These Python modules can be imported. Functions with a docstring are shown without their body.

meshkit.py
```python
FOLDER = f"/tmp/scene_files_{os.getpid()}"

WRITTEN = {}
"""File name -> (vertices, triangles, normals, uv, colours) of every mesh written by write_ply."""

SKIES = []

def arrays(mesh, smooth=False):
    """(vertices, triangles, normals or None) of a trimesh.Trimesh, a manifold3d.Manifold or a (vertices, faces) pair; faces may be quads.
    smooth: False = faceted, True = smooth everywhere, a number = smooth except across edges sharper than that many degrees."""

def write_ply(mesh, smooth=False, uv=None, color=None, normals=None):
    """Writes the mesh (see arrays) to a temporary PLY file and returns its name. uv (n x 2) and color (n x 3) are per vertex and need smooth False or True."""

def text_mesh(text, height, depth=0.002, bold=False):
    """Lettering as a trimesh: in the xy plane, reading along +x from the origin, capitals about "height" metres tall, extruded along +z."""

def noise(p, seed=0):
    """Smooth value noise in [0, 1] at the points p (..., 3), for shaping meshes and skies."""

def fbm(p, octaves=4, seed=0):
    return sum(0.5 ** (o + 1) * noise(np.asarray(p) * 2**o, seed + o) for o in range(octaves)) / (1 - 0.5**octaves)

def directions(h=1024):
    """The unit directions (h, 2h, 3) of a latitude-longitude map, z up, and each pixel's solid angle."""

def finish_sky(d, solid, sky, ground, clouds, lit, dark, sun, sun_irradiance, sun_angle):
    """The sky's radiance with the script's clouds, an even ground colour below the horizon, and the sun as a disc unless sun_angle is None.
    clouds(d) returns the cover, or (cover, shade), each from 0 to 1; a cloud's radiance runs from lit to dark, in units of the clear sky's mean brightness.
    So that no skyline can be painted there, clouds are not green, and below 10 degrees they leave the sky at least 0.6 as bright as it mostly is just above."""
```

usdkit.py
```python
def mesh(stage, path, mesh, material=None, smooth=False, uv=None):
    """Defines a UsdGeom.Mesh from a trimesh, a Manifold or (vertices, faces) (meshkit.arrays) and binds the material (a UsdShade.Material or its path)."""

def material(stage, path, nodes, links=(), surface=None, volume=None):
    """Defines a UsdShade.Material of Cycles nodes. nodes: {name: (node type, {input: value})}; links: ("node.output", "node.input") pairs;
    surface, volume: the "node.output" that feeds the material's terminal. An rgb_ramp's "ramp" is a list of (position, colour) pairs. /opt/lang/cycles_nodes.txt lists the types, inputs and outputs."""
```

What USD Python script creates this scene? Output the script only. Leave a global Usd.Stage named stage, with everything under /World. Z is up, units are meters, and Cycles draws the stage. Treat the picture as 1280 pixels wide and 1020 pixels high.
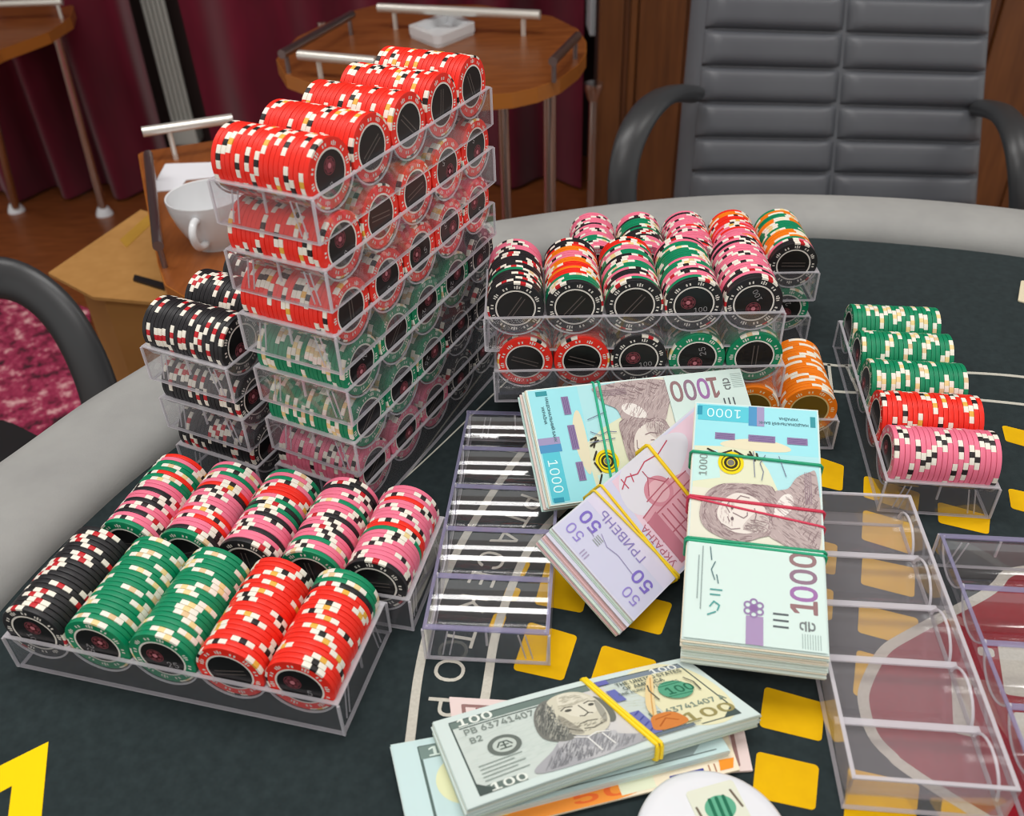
import math, random
import numpy as np, trimesh, usdkit, meshkit
import shapely.geometry as sg
from shapely.ops import unary_union
from scipy.interpolate import CubicSpline, PchipInterpolator
from scipy.spatial import cKDTree
from pxr import Usd, UsdGeom, UsdLux, UsdShade, Gf, Sdf, Vt

# ------------------------------------------------------------------ stage, camera, lights, exposure
stage = Usd.Stage.CreateInMemory()
UsdGeom.SetStageUpAxis(stage, UsdGeom.Tokens.z)
UsdGeom.SetStageMetersPerUnit(stage, 1.0)
UsdGeom.Xform.Define(stage, '/World')
UsdGeom.Scope.Define(stage, '/World/Looks')
TZ = 740.0                                    # height of the table felt above the floor, mm; scene numbers are mm from the felt

def W(p):
    p = np.asarray(p, float)
    return (p + np.array([0, 0, TZ])) / 1000.0

CAM_F, CAM_H, CAM_PITCH, CAM_ROLL = 1123.97, 424.48, 36.71, -2.04
_p, _r = math.radians(CAM_PITCH), math.radians(CAM_ROLL)
_fw = np.array([0, math.cos(_p), -math.sin(_p)])
_up0 = np.array([0, math.sin(_p), math.cos(_p)])
_c, _s = math.cos(_r), math.sin(_r)
_right = _c * np.array([1., 0, 0]) + _s * _up0
_down = _s * np.array([1., 0, 0]) - _c * _up0
_eye = np.array([0, 0, CAM_H])

def ray(px, py):
    return _fw + _right * (px - 640) / CAM_F + _down * (py - 510) / CAM_F

def at(px, py, z=0.0):                         # the point of the horizontal plane z seen at a pixel
    d = ray(px, py)
    return _eye + d * (z - CAM_H) / d[2]

def aty(px, py, y):                            # the point of the vertical plane y
    d = ray(px, py)
    return _eye + d * y / d[1]

cam = UsdGeom.Camera.Define(stage, '/World/camera')
_m = np.eye(4)
_m[0, :3], _m[1, :3], _m[2, :3], _m[3, :3] = _right, -_down, -_fw, W(_eye)
cam.AddTransformOp().Set(Gf.Matrix4d(*_m.ravel().tolist()))
cam.CreateHorizontalApertureAttr(36.0)
cam.CreateVerticalApertureAttr(36.0 * 1020 / 1280)
cam.CreateFocalLengthAttr(36.0 * CAM_F / 1280)
cam.CreateClippingRangeAttr(Gf.Vec2f(0.02, 100))
cam.CreateFStopAttr(10.0)
cam.CreateFocusDistanceAttr(0.62)
cam.CreateExposureAttr(0.0)

dome = UsdLux.DomeLight.Define(stage, '/World/room_light')
dome.CreateIntensityAttr(0.24)
dome.CreateColorAttr(Gf.Vec3f(1.0, 0.985, 0.96))

CEIL = 1900.0
def panel(name, x, y, w, d, power, color=(1.0, 0.985, 0.965)):
    l = UsdLux.RectLight.Define(stage, '/World/' + name)
    l.AddTranslateOp().Set(Gf.Vec3d(*W((x, y, CEIL - 30)).tolist()))
    l.CreateWidthAttr(w / 1000.0)
    l.CreateHeightAttr(d / 1000.0)
    l.CreateIntensityAttr(power)
    l.CreateColorAttr(Gf.Vec3f(*color))
    return l
panel('ceiling_lamp_light', -150, 700, 1300, 640, 7.6)
panel('ceiling_lamp_light_001', -150, -700, 1300, 640, 6.2)
panel('ceiling_lamp_light_002', 1700, 900, 900, 500, 8.0)
panel('ceiling_lamp_light_003', -1700, 1300, 900, 500, 7.5)

# ------------------------------------------------------------------ helpers
T_ = Sdf.ValueTypeNames
rng = np.random.default_rng(7)
_used = {}

def numbered(path):
    k = _used.get(path, 0)
    _used[path] = k + 1
    return path if k == 0 else '%s_%03d' % (path, k)

def lin(c):
    c = np.asarray(c, float) / 255.0
    return np.where(c <= 0.04045, c / 12.92, ((c + 0.055) / 1.055) ** 2.4)

_mats = {}
def mat(name, srgb, rough=0.5, spec=0.5, bump=None, sheen=0.0, metallic=0.0, coat=0.0, vary=None):
    """plain principled material; vary = (scale, srgb2, axis-stretch) mixes in a noise tint; bump = (scale, distance mm)"""
    if name in _mats:
        return _mats[name]
    c = lin(srgb)
    n = {'p': ('principled_bsdf', {'base_color': c, 'roughness': rough, 'specular_ior_level': spec, 'sheen_weight': sheen,
                                   'metallic': metallic, 'coat_weight': coat})}
    l = []
    if vary or bump:
        n['tc'] = ('geometry', {})
    if vary:
        st = vary[2] if len(vary) > 2 else (1, 1, 1)
        n['map'] = ('mapping', {'scale': st})
        n['nz'] = ('noise_texture', {'scale': vary[0], 'detail': 5.0, 'roughness': 0.6})
        n['rp'] = ('rgb_ramp', {'ramp': [(0.3, c), (0.7, lin(vary[1]))]})
        l += [('tc.position', 'map.vector'), ('map.vector', 'nz.vector'), ('nz.fac', 'rp.fac'), ('rp.color', 'p.base_color')]
    if bump:
        n['nb'] = ('noise_texture', {'scale': bump[0], 'detail': 3.0})
        n['b'] = ('bump', {'distance': bump[1] / 1000.0, 'strength': 0.6})
        l += [('tc.position', 'nb.vector'), ('nb.fac', 'b.height'), ('b.normal', 'p.normal')]
    m = usdkit.material(stage, '/World/Looks/' + name, n, l, surface='p.BSDF')
    _mats[name] = m
    return m

def flat(srgb, rough=0.75):
    srgb = tuple(int(v) for v in srgb)
    return mat('print_%d_%d_%d' % srgb, srgb, rough, 0.25)

def meta(prim, label=None, category=None, group=None, kind=None):
    for k, v in (('label', label), ('category', category), ('group', group), ('kind', kind)):
        if v:
            prim.SetCustomDataByKey(k, v)
    return prim

def thing(name, label, category, group=None, origin=None, kind=None):
    x = UsdGeom.Xform.Define(stage, numbered('/World/' + name))
    o = np.zeros(3) if origin is None else np.asarray(origin, float)
    if origin is not None:
        x.AddTranslateOp().Set(Gf.Vec3d(*W(o).tolist()))
    meta(x.GetPrim(), label, category, group, kind)
    x.GetPrim().SetCustomDataByKey('o', Gf.Vec3d(*o.tolist())) if False else None
    ORG[str(x.GetPath())] = W(o) if origin is not None else np.zeros(3)
    return x.GetPrim()
ORG = {}

def org(path):
    while path and path != '/World':
        if path in ORG:
            return ORG[path]
        path = path.rsplit('/', 1)[0]
    return np.zeros(3)

def obj(name, mesh, m, parent=None, smooth=30, label=None, category=None, group=None, kind=None, local=False):
    """mesh in scene mm (or already local metres with local=True) -> one Mesh prim"""
    base = '/World' if parent is None else str(parent.GetPath() if hasattr(parent, 'GetPath') else parent)
    path = numbered(base + '/' + name)
    if hasattr(mesh, 'to_mesh'):
        mm = mesh.to_mesh()
        mesh = (np.array(mm.vert_properties[:, :3]), np.array(mm.tri_verts))
    if isinstance(mesh, trimesh.Trimesh):
        v, f = mesh.vertices, mesh.faces
    else:
        v, f = mesh
        f = np.asarray(f)
        if f.ndim == 2 and f.shape[1] == 4:
            f = np.vstack([f[:, [0, 1, 2]], f[:, [0, 2, 3]]])
    v = np.asarray(v, float) if local else W(v) - org(base)
    pr = usdkit.mesh(stage, path, trimesh.Trimesh(v, f, process=False), m, smooth=smooth).GetPrim()
    meta(pr, label, category, group, kind)
    return pr

def cat(ms):
    return trimesh.util.concatenate([trimesh.Trimesh(np.asarray(m.vertices), np.asarray(m.faces), process=False) for m in ms])

def box(x0, x1, y0, y1, z0, z1):
    b = trimesh.creation.box((x1 - x0, y1 - y0, z1 - z0))
    b.apply_translation(((x0 + x1) / 2, (y0 + y1) / 2, (z0 + z1) / 2))
    return b

import manifold3d as m3
def rbox(x0, x1, y0, y1, z0, z1, r=3.0, n=12):
    """rounded box as hull of eight spheres"""
    s = m3.Manifold.sphere(r, n)
    ms = [s.translate((x, y, z)) for x in (x0 + r, x1 - r) for y in (y0 + r, y1 - r) for z in (z0 + r, z1 - r)]
    h = m3.Manifold.batch_hull(ms).to_mesh()
    return trimesh.Trimesh(np.array(h.vert_properties[:, :3]), np.array(h.tri_verts), process=False)

def lathe(profile, n=48, center=(0, 0, 0)):
    """profile [(r, z)...] about z"""
    a = np.arange(n) * 2 * np.pi / n
    pr = np.asarray(profile, float)
    v = np.stack([pr[:, 0][:, None] * np.cos(a), pr[:, 0][:, None] * np.sin(a), np.repeat(pr[:, 1][:, None], n, 1)], -1).reshape(-1, 3)
    f = []
    for i in range(len(pr) - 1):
        for j in range(n):
            k = (j + 1) % n
            f.append((i * n + j, i * n + k, (i + 1) * n + k))
            f.append((i * n + j, (i + 1) * n + k, (i + 1) * n + j))
    t = trimesh.Trimesh(v + np.asarray(center), f, process=False)
    return t

def tube(pts, r, n=10, flat_=1.0, closed=False, up=None, caps=True):
    """sweep a circle (or ellipse: flat_ scales along 'up') along a polyline"""
    p = np.asarray(pts, float)
    N = len(p)
    t = (np.roll(p, -1, 0) - np.roll(p, 1, 0)) if closed else np.gradient(p, axis=0)
    t /= np.linalg.norm(t, axis=1, keepdims=True) + 1e-12
    ref = np.array([0, 0, 1.0]) if up is None else np.asarray(up, float)
    vs = []
    a0 = None
    for i in range(N):
        if up is None:
            if a0 is None:
                h = ref if abs(t[i] @ ref) < 0.9 else np.array([1.0, 0, 0])
                a0 = h - t[i] * (h @ t[i])
            else:
                a0 = a0 - t[i] * (a0 @ t[i])
        else:
            a0 = ref - t[i] * (ref @ t[i])
        a0 = a0 / np.linalg.norm(a0)
        b = np.cross(t[i], a0)
        rr = r[i] if np.ndim(r) else r
        for k in range(n):
            an = 2 * math.pi * k / n
            vs.append(p[i] + rr * (flat_ * math.cos(an) * a0 + math.sin(an) * b))
    f = []
    for i in range(N if closed else N - 1):
        for k in range(n):
            a, b_ = i * n + k, i * n + (k + 1) % n
            c, d = ((i + 1) % N) * n + (k + 1) % n, ((i + 1) % N) * n + k
            f += [(a, d, c), (a, c, b_)]
    if caps and not closed:
        vs += [p[0], p[-1]]
        i0, i1 = len(vs) - 2, len(vs) - 1
        for k in range(n):
            f.append((i0, k, (k + 1) % n))
            f.append((i1, (N - 1) * n + (k + 1) % n, (N - 1) * n + k))
    return trimesh.Trimesh(vs, f, process=False)

def prism(poly, z0, z1):
    """extrude a 2D polygon (list of xy or shapely) between two heights"""
    if not hasattr(poly, 'geom_type'):
        poly = sg.Polygon([(q[0], q[1]) for q in poly])
    gs = [g for g in getattr(poly, 'geoms', [poly]) if g.geom_type == 'Polygon' and g.area > 1e-6]
    ms = []
    for g in gs:
        m = trimesh.creation.extrude_polygon(g, z1 - z0, engine='earcut')
        m.apply_translation((0, 0, z0))
        ms.append(m)
    return cat(ms)

def rounded(pts, r):
    return sg.Polygon([(q[0], q[1]) for q in pts]).buffer(-r).buffer(r, 6)

def ribbon(pts, w):
    return sg.LineString([(q[0], q[1]) for q in pts]).buffer(w / 2, cap_style=2)

def spline(pts, n=60):
    p = np.asarray(pts, float)
    t = np.r_[0, np.cumsum(np.linalg.norm(np.diff(p, axis=0), axis=1))]
    return CubicSpline(t, p)(np.linspace(0, t[-1], n))

_txt = {}
def text_tris(text, height, bold=False):
    k = (text, height, bold)
    if k not in _txt:
        m = meshkit.text_mesh(text, height, 1.0, bold)
        up = m.face_normals[:, 2] > 0.9
        s = m.submesh([np.nonzero(up)[0]], append=True)
        _txt[k] = (np.array(s.vertices)[:, :2], np.array(s.faces))
    v, f = _txt[k]
    return v.copy(), f.copy()

def poly_tris(poly):
    gs = [g for g in getattr(poly, 'geoms', [poly]) if g.geom_type == 'Polygon' and g.area > 1e-6]
    V, F, o = [], [], 0
    for g in gs:
        v, f = trimesh.creation.triangulate_polygon(g, engine='earcut')
        V.append(v); F.append(f + o); o += len(v)
    if not V:
        return np.zeros((0, 2)), np.zeros((0, 3), int)
    return np.vstack(V), np.vstack(F)

# ------------------------------------------------------------------ materials that need graphs
def acrylic(name, tint, haze, gloss_rough=0.03, haze_color=(225, 222, 230), base=0.075):
    """thin clear plastic: sunlight and lamps pass, surfaces reflect by fresnel, a diffuse veil painted in for reflected haze"""
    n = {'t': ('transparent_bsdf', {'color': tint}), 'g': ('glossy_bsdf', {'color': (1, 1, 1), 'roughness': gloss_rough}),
         'd': ('diffuse_bsdf', {'color': lin(haze_color)}), 'f': ('layer_weight', {'blend': 0.5}), 'geo': ('geometry', {}),
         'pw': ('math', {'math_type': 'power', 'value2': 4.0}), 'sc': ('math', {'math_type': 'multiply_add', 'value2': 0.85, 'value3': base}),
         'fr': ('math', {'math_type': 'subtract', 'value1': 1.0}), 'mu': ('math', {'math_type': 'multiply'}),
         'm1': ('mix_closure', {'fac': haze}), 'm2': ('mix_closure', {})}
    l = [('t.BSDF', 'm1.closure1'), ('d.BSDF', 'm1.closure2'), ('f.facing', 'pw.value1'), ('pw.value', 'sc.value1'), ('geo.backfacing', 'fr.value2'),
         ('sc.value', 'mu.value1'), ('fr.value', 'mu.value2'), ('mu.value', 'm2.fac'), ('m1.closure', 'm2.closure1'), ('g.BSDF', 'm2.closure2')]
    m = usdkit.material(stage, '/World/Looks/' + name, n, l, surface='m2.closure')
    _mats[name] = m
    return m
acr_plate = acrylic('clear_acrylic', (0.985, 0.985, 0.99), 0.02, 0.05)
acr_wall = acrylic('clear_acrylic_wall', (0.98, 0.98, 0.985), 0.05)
acr_edge = acrylic('acrylic_edge', (0.92, 0.92, 0.94), 0.5, 0.08, (236, 234, 240))  # pale diffuse colour stands in for light piped to the edges
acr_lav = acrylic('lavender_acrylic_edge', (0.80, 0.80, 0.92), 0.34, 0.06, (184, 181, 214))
acr_trough = acrylic('clear_acrylic_trough', (0.985, 0.985, 0.99), 0.015, 0.085, base=0.14)
acr_tray = acrylic('painted_haze_acrylic', (0.97, 0.96, 0.96), 0.11, 0.10)  # diffuse white painted in for the ceiling reflected in the flat tray

def chip_material(name, base, spots):
    """moulded chip: four inlaid edge spots of white / colour / white round the rim"""
    ramp = []
    n = {'tc': ('texture_coordinate', {}), 'xyz': ('separate_xyz', {}), 'a': ('math', {'math_type': 'arctan2'}),
         'k': ('math', {'math_type': 'multiply', 'value2': 1.5 / math.pi}), 'fr': ('math', {'math_type': 'floored_modulo', 'value2': 1.0}),
         'k2': ('math', {'math_type': 'multiply', 'value2': .5 / math.pi}), 'fr2': ('math', {'math_type': 'floored_modulo', 'value2': 1.0}),
         'x2': ('math', {'math_type': 'multiply'}), 'y2': ('math', {'math_type': 'multiply'}), 'r2': ('math', {'math_type': 'add'}),
         'rim': ('math', {'math_type': 'greater_than', 'value2': (0.0180) ** 2}),
         'alt': ('math', {'math_type': 'greater_than', 'value2': 0.6667}),
         'w': ('rgb_ramp', {'interpolate': False, 'ramp': [(0.0, (0, 0, 0)), (0.34, (1, 1, 1)), (0.66, (0, 0, 0))]}),
         'c': ('rgb_ramp', {'interpolate': False, 'ramp': [(0.0, (0, 0, 0)), (0.452, (1, 1, 1)), (0.548, (0, 0, 0))]}),
         'wm': ('math', {'math_type': 'multiply'}),
         'two': ('mix', {'color1': lin(spots[0]), 'color2': lin(spots[1])}),
         'sp': ('mix', {'color1': lin((240, 236, 222))}),
         'fin': ('mix', {'color1': lin(base)}),
         'nz': ('noise_texture', {'scale': 900.0, 'detail': 2.0}), 'b': ('bump', {'distance': 0.00008, 'strength': 0.5}),
         'p': ('principled_bsdf', {'roughness': 0.42, 'specular_ior_level': 0.4})}
    l = [('tc.object', 'xyz.vector'), ('xyz.y', 'a.value1'), ('xyz.x', 'a.value2'), ('a.value', 'k.value1'), ('k.value', 'fr.value1'),
         ('a.value', 'k2.value1'), ('k2.value', 'fr2.value1'), ('fr2.value', 'alt.value1'),
         ('xyz.x', 'x2.value1'), ('xyz.x', 'x2.value2'), ('xyz.y', 'y2.value1'), ('xyz.y', 'y2.value2'), ('x2.value', 'r2.value1'), ('y2.value', 'r2.value2'),
         ('r2.value', 'rim.value1'), ('fr.value', 'w.fac'), ('fr.value', 'c.fac'),
         ('w.color', 'wm.value1'), ('rim.value', 'wm.value2'), ('alt.value', 'two.fac'), ('two.color', 'sp.color2'), ('c.color', 'sp.fac'),
         ('wm.value', 'fin.fac'), ('sp.color', 'fin.color2'), ('fin.color', 'p.base_color'),
         ('tc.object', 'nz.vector'), ('nz.fac', 'b.height'), ('b.normal', 'p.normal')]
    return usdkit.material(stage, '/World/Looks/' + name, n, l, surface='p.BSDF')

CHIP = {'R': ('red', (240, 44, 28), ((30, 28, 28), (232, 178, 70))), 'G': ('green', (0, 136, 92), ((238, 214, 150), (226, 196, 150))),
        'K': ('black', (34, 34, 37), ((196, 32, 40), (196, 32, 40))), 'P': ('pink', (238, 120, 148), ((42, 34, 36), (42, 34, 36))),
        'O': ('orange', (244, 128, 16), ((246, 232, 206), (246, 232, 206)))}

# ------------------------------------------------------------------ chips: one class prim per colour
CR, CT = 19.5, 3.3
def annulus(r0, r1, z0, z1, n=48):
    return lathe([(r0, z0), (r1, z0), (r1, z1), (r0, z1), (r0, z0)] if z1 > z0 else [(r0, z0), (r1, z0)], n)

def mir(m):
    v = np.asarray(m.vertices) * np.array([1, -1, -1.0])
    return trimesh.Trimesh(v, np.asarray(m.faces), process=False)

def disc(r, z0, z1, n=40, c=(0, 0)):
    return lathe([(0.0, z0), (r, z0), (r, z1), (0.0, z1)], n, (c[0], c[1], 0))

def chip_class(key):
    cname, base, spots = CHIP[key]
    path = '/World/chip_class_' + cname
    cl = stage.CreateClassPrim(path)
    cl.SetTypeName('Xform')
    h = CT / 2 - 0.04
    def add(name, mesh, m):
        mesh = trimesh.Trimesh(np.asarray(mesh.vertices) / 1000.0, mesh.faces, process=False)
        obj(name, mesh, m, cl, smooth=35, local=True)
    body = lathe([(0, -h + .12), (12.9, -h + .12), (13.3, -h), (CR - .55, -h), (CR - .15, -h + .18), (CR, -h + .55), (CR, h - .55), (CR - .15, h - .18), (CR - .55, h),
                  (13.3, h), (12.9, h - .12), (0, h - .12)], 44)
    add('body', body, chip_material('chip_%s' % cname, base, spots))
    white = flat((226, 222, 214), 0.5)
    ring = annulus(12.7, 13.8, h - .05, h + .03)
    add('ring', ring, white if key != 'O' else flat((214, 190, 130), 0.5))
    add('ring', mir(ring), white if key != 'O' else flat((214, 190, 130), 0.5))
    dark = mat('chip_inlay_dark', (20, 19, 20), 0.28, 0.5) if key != 'O' else mat('chip_inlay_olive', (104, 82, 22), 0.35, 0.5)
    face = disc(12.72, h - .1, h + .005)
    add('inlay', face, dark)
    add('inlay', mir(face), dark)
    # crown marks round the ring
    marks = []
    for k in range(12):
        a = k * math.pi / 6 + .2
        for da, rr, L, w in ((0, 14.7, 2.7, 1.05), (-.1, 15.0, 1.9, .85), (.1, 15.0, 1.9, .85)) if k % 2 == 0 else ((-.075, 15.0, 1.8, 1.1), (.075, 15.0, 1.8, 1.1)):
            b = box(rr, rr + L, -w / 2, w / 2, h - .04, h + .025)
            b.apply_transform(trimesh.transformations.rotation_matrix(a + da, (0, 0, 1)))
            marks.append(b)
    marks = cat(marks)
    mk = flat((222, 218, 210), 0.5) if key != 'O' else flat((240, 214, 170), 0.5)
    add('rim_marks', marks, mk)
    add('rim_marks', mir(marks), mk)
    if key != 'O':
        # front face: round rosy emblem of petals and a numeral; back face: pale slanting strokes
        pets = [disc(1.9, h, h + .02, 14, (-3.8 + 2.3 * math.cos(a), 2.0 + 2.3 * math.sin(a))) for a in np.arange(6) * math.pi / 3]
        add('emblem', cat(pets + [annulus(4.5, 5.0, h, h + .03, 24).apply_translation((-3.8, 2.0, 0))]), flat((120, 58, 66), 0.5))
        add('emblem_core', disc(1.5, h + .02, h + .04, 16, (-3.8, 2.0)), flat((196, 120, 130), 0.5))
        tx = {'K': '100', 'R': '5', 'G': '25'}.get(key)
        if tx:
            v, f = text_tris(tx, 3.6 if tx == '100' else 4.4)
            v = v - v.mean(0) + np.array([5.2, -4.4])
            add('numeral', trimesh.Trimesh(np.c_[v, np.full(len(v), h + .03)], f, process=False), flat((150, 148, 150), 0.5))
        st = []
        for off in (-1.6, 1.2):
            b = box(-9.5, 9.5, off - .35, off + .35, h, h + .03)
            b.apply_transform(trimesh.transformations.rotation_matrix(.75, (0, 0, 1)))
            st.append(b)
        add('stroke', mir(cat(st)), flat((92, 84, 80), 0.5))
    return path
CHIP_PATH = {k: chip_class(k) for k in CHIP}

# ------------------------------------------------------------------ chip racks
RW, RL, RH, HC, LEV, PITCH = 203.0, 71.0, 27.0, 33.0, 41.2, 40.0
def rack_parts():
    """local mm, base centre at origin; u across the five rows, v along the chips"""
    P = {}
    ro, ri = 21.0, 19.75
    a0 = math.acos((HC - 25.0) / ri)
    sec = []
    for i in range(5):
        c = (i - 2) * PITCH
        ang = np.linspace(-a0, a0, 17)
        inner = [(c + ri * math.sin(a), HC - ri * math.cos(a)) for a in ang]
        outer = [(c + ro * math.sin(a), HC - ro * math.cos(a)) for a in ang]
        sec.append(sg.Polygon(inner + outer[::-1]))
    for i in range(-2, 4):                       # flat ridges between the channels
        x = (i - .5) * PITCH
        sec.append(sg.box(x - 2.3, 23.6, x + 2.3, 25.0))
    tray = unary_union([s.buffer(0.01) for s in sec]).intersection(sg.box(-RW / 2 + 1.8, 0, RW / 2 - 1.8, 40))
    m = prism(tray, -RL / 2 + 1.8, RL / 2 - 1.8)
    v = np.asarray(m.vertices)
    P['tray'] = [trimesh.Trimesh(np.c_[v[:, 0], -v[:, 2], v[:, 1]], m.faces, process=False)]
    # the cut ends of the channels, seen as pale arcs through the end walls
    arcs = []
    for i in range(5):
        c = (i - 2) * PITCH
        for s in (-1, 1):
            an = np.linspace(-a0 - .12, a0 + .12, 19)
            arcs.append(tube([(c + 20.6 * math.sin(a), s * (RL / 2 - 2.3), HC - 20.6 * math.cos(a)) for a in an], .62, 6))
    P['channel_edge'] = [cat(arcs)]
    # pale tops of the ridges
    P['ridge'] = [box((i - .5) * PITCH - 1.9, (i - .5) * PITCH + 1.9, -RL / 2 + 2, RL / 2 - 2, 25.0, 25.5) for i in (-1, 0, 1, 2)]
    P['end_wall'] = [box(-RW / 2, RW / 2, -RL / 2, -RL / 2 + 1.8, 0.9, RH - .9), box(-RW / 2, RW / 2, RL / 2 - 1.8, RL / 2, 0.9, RH - .9)]
    P['side_wall'] = [box(-RW / 2, -RW / 2 + 1.8, -RL / 2 + 1.8, RL / 2 - 1.8, 0.9, RH - .9), box(RW / 2 - 1.8, RW / 2, -RL / 2 + 1.8, RL / 2 - 1.8, 0.9, RH - .9)]
    e = []
    for z0, z1, t in ((RH - .9, RH, 2.0), (0, .9, 2.0)):
        for s in (-1, 1):
            e.append(box(-RW / 2, RW / 2, min(s * RL / 2, s * (RL / 2 - t)), max(s * RL / 2, s * (RL / 2 - t)), z0, z1))
            tt = 3.4 if z0 > 1 else t
            e.append(box(min(s * RW / 2, s * (RW / 2 - tt)), max(s * RW / 2, s * (RW / 2 - tt)), -RL / 2 + t, RL / 2 - t, z0, z1))
    P['rim'] = [cat(e[:4])]
    P['base_edge'] = [cat(e[4:])]
    c = []
    for su in (-1, 1):
        for sv in (-1, 1):
            c.append(box(su * RW / 2 - .7, su * RW / 2 + .7, sv * RL / 2 - .7, sv * RL / 2 + .7, 0.9, RH - .9))
    P['corner_edge'] = c
    g = []
    for su in (-1, 1):                           # slanting gussets in the side skirts
        for v0, v1 in ((-26, -22), (-22, -18), (26, 22), (22, 18)):
            g.append(tube([(su * (RW / 2 - 2.4), v0, 2 if v0 % 4 else 22), (su * (RW / 2 - 2.4), v1, 22 if v0 % 4 else 2)], .5, 6))
        g.append(box(su * (RW / 2 - 2.6) - .6, su * (RW / 2 - 2.6) + .6, -.6, .6, 12, 26))
    P['gusset'] = [cat(g)]
    return P
RACK = rack_parts()

def rack_class(name, edge):
    path = '/World/' + name
    cl = stage.CreateClassPrim(path)
    cl.SetTypeName('Xform')
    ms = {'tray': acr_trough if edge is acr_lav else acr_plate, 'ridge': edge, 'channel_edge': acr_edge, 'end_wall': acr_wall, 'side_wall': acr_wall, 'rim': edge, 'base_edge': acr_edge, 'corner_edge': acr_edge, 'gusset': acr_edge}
    for k, l in RACK.items():
        for m in l:
            obj(k, trimesh.Trimesh(np.asarray(m.vertices) / 1000.0, m.faces, process=False), ms[k], cl, smooth=25 if k in ('tray', 'channel_edge') else False, local=True)
    return path
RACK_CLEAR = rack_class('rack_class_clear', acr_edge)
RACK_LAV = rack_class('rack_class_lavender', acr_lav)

def place(path, matrix, src, label, category, group=None):
    x = UsdGeom.Xform.Define(stage, path)
    x.AddTransformOp().Set(Gf.Matrix4d(*np.asarray(matrix, float).ravel().tolist()))
    pr = x.GetPrim()
    pr.GetReferences().AddInternalReference(src)
    pr.SetInstanceable(True)
    return meta(pr, label, category, group)

def yawm(x, y, z, yaw):
    t = math.radians(yaw)
    m = np.eye(4)
    m[0, :3] = (math.cos(t), math.sin(t), 0)
    m[1, :3] = (-math.sin(t), math.cos(t), 0)
    m[3, :3] = W((x, y, z))
    return m

def spread(s):
    return (s * 20)[:20] if len(s) < 20 else s[:20]

rr = random.Random(11)
def mixrow(first, weights, last=''):
    s = first
    while len(s) < 20 - len(last):
        k = rr.choices(list(weights), list(weights.values()))[0]
        s += k * rr.choice((1, 1, 1, 2, 2, 3) if k == 'P' else (1, 1, 1, 2))
    return s[:20 - len(last)] + last

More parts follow.
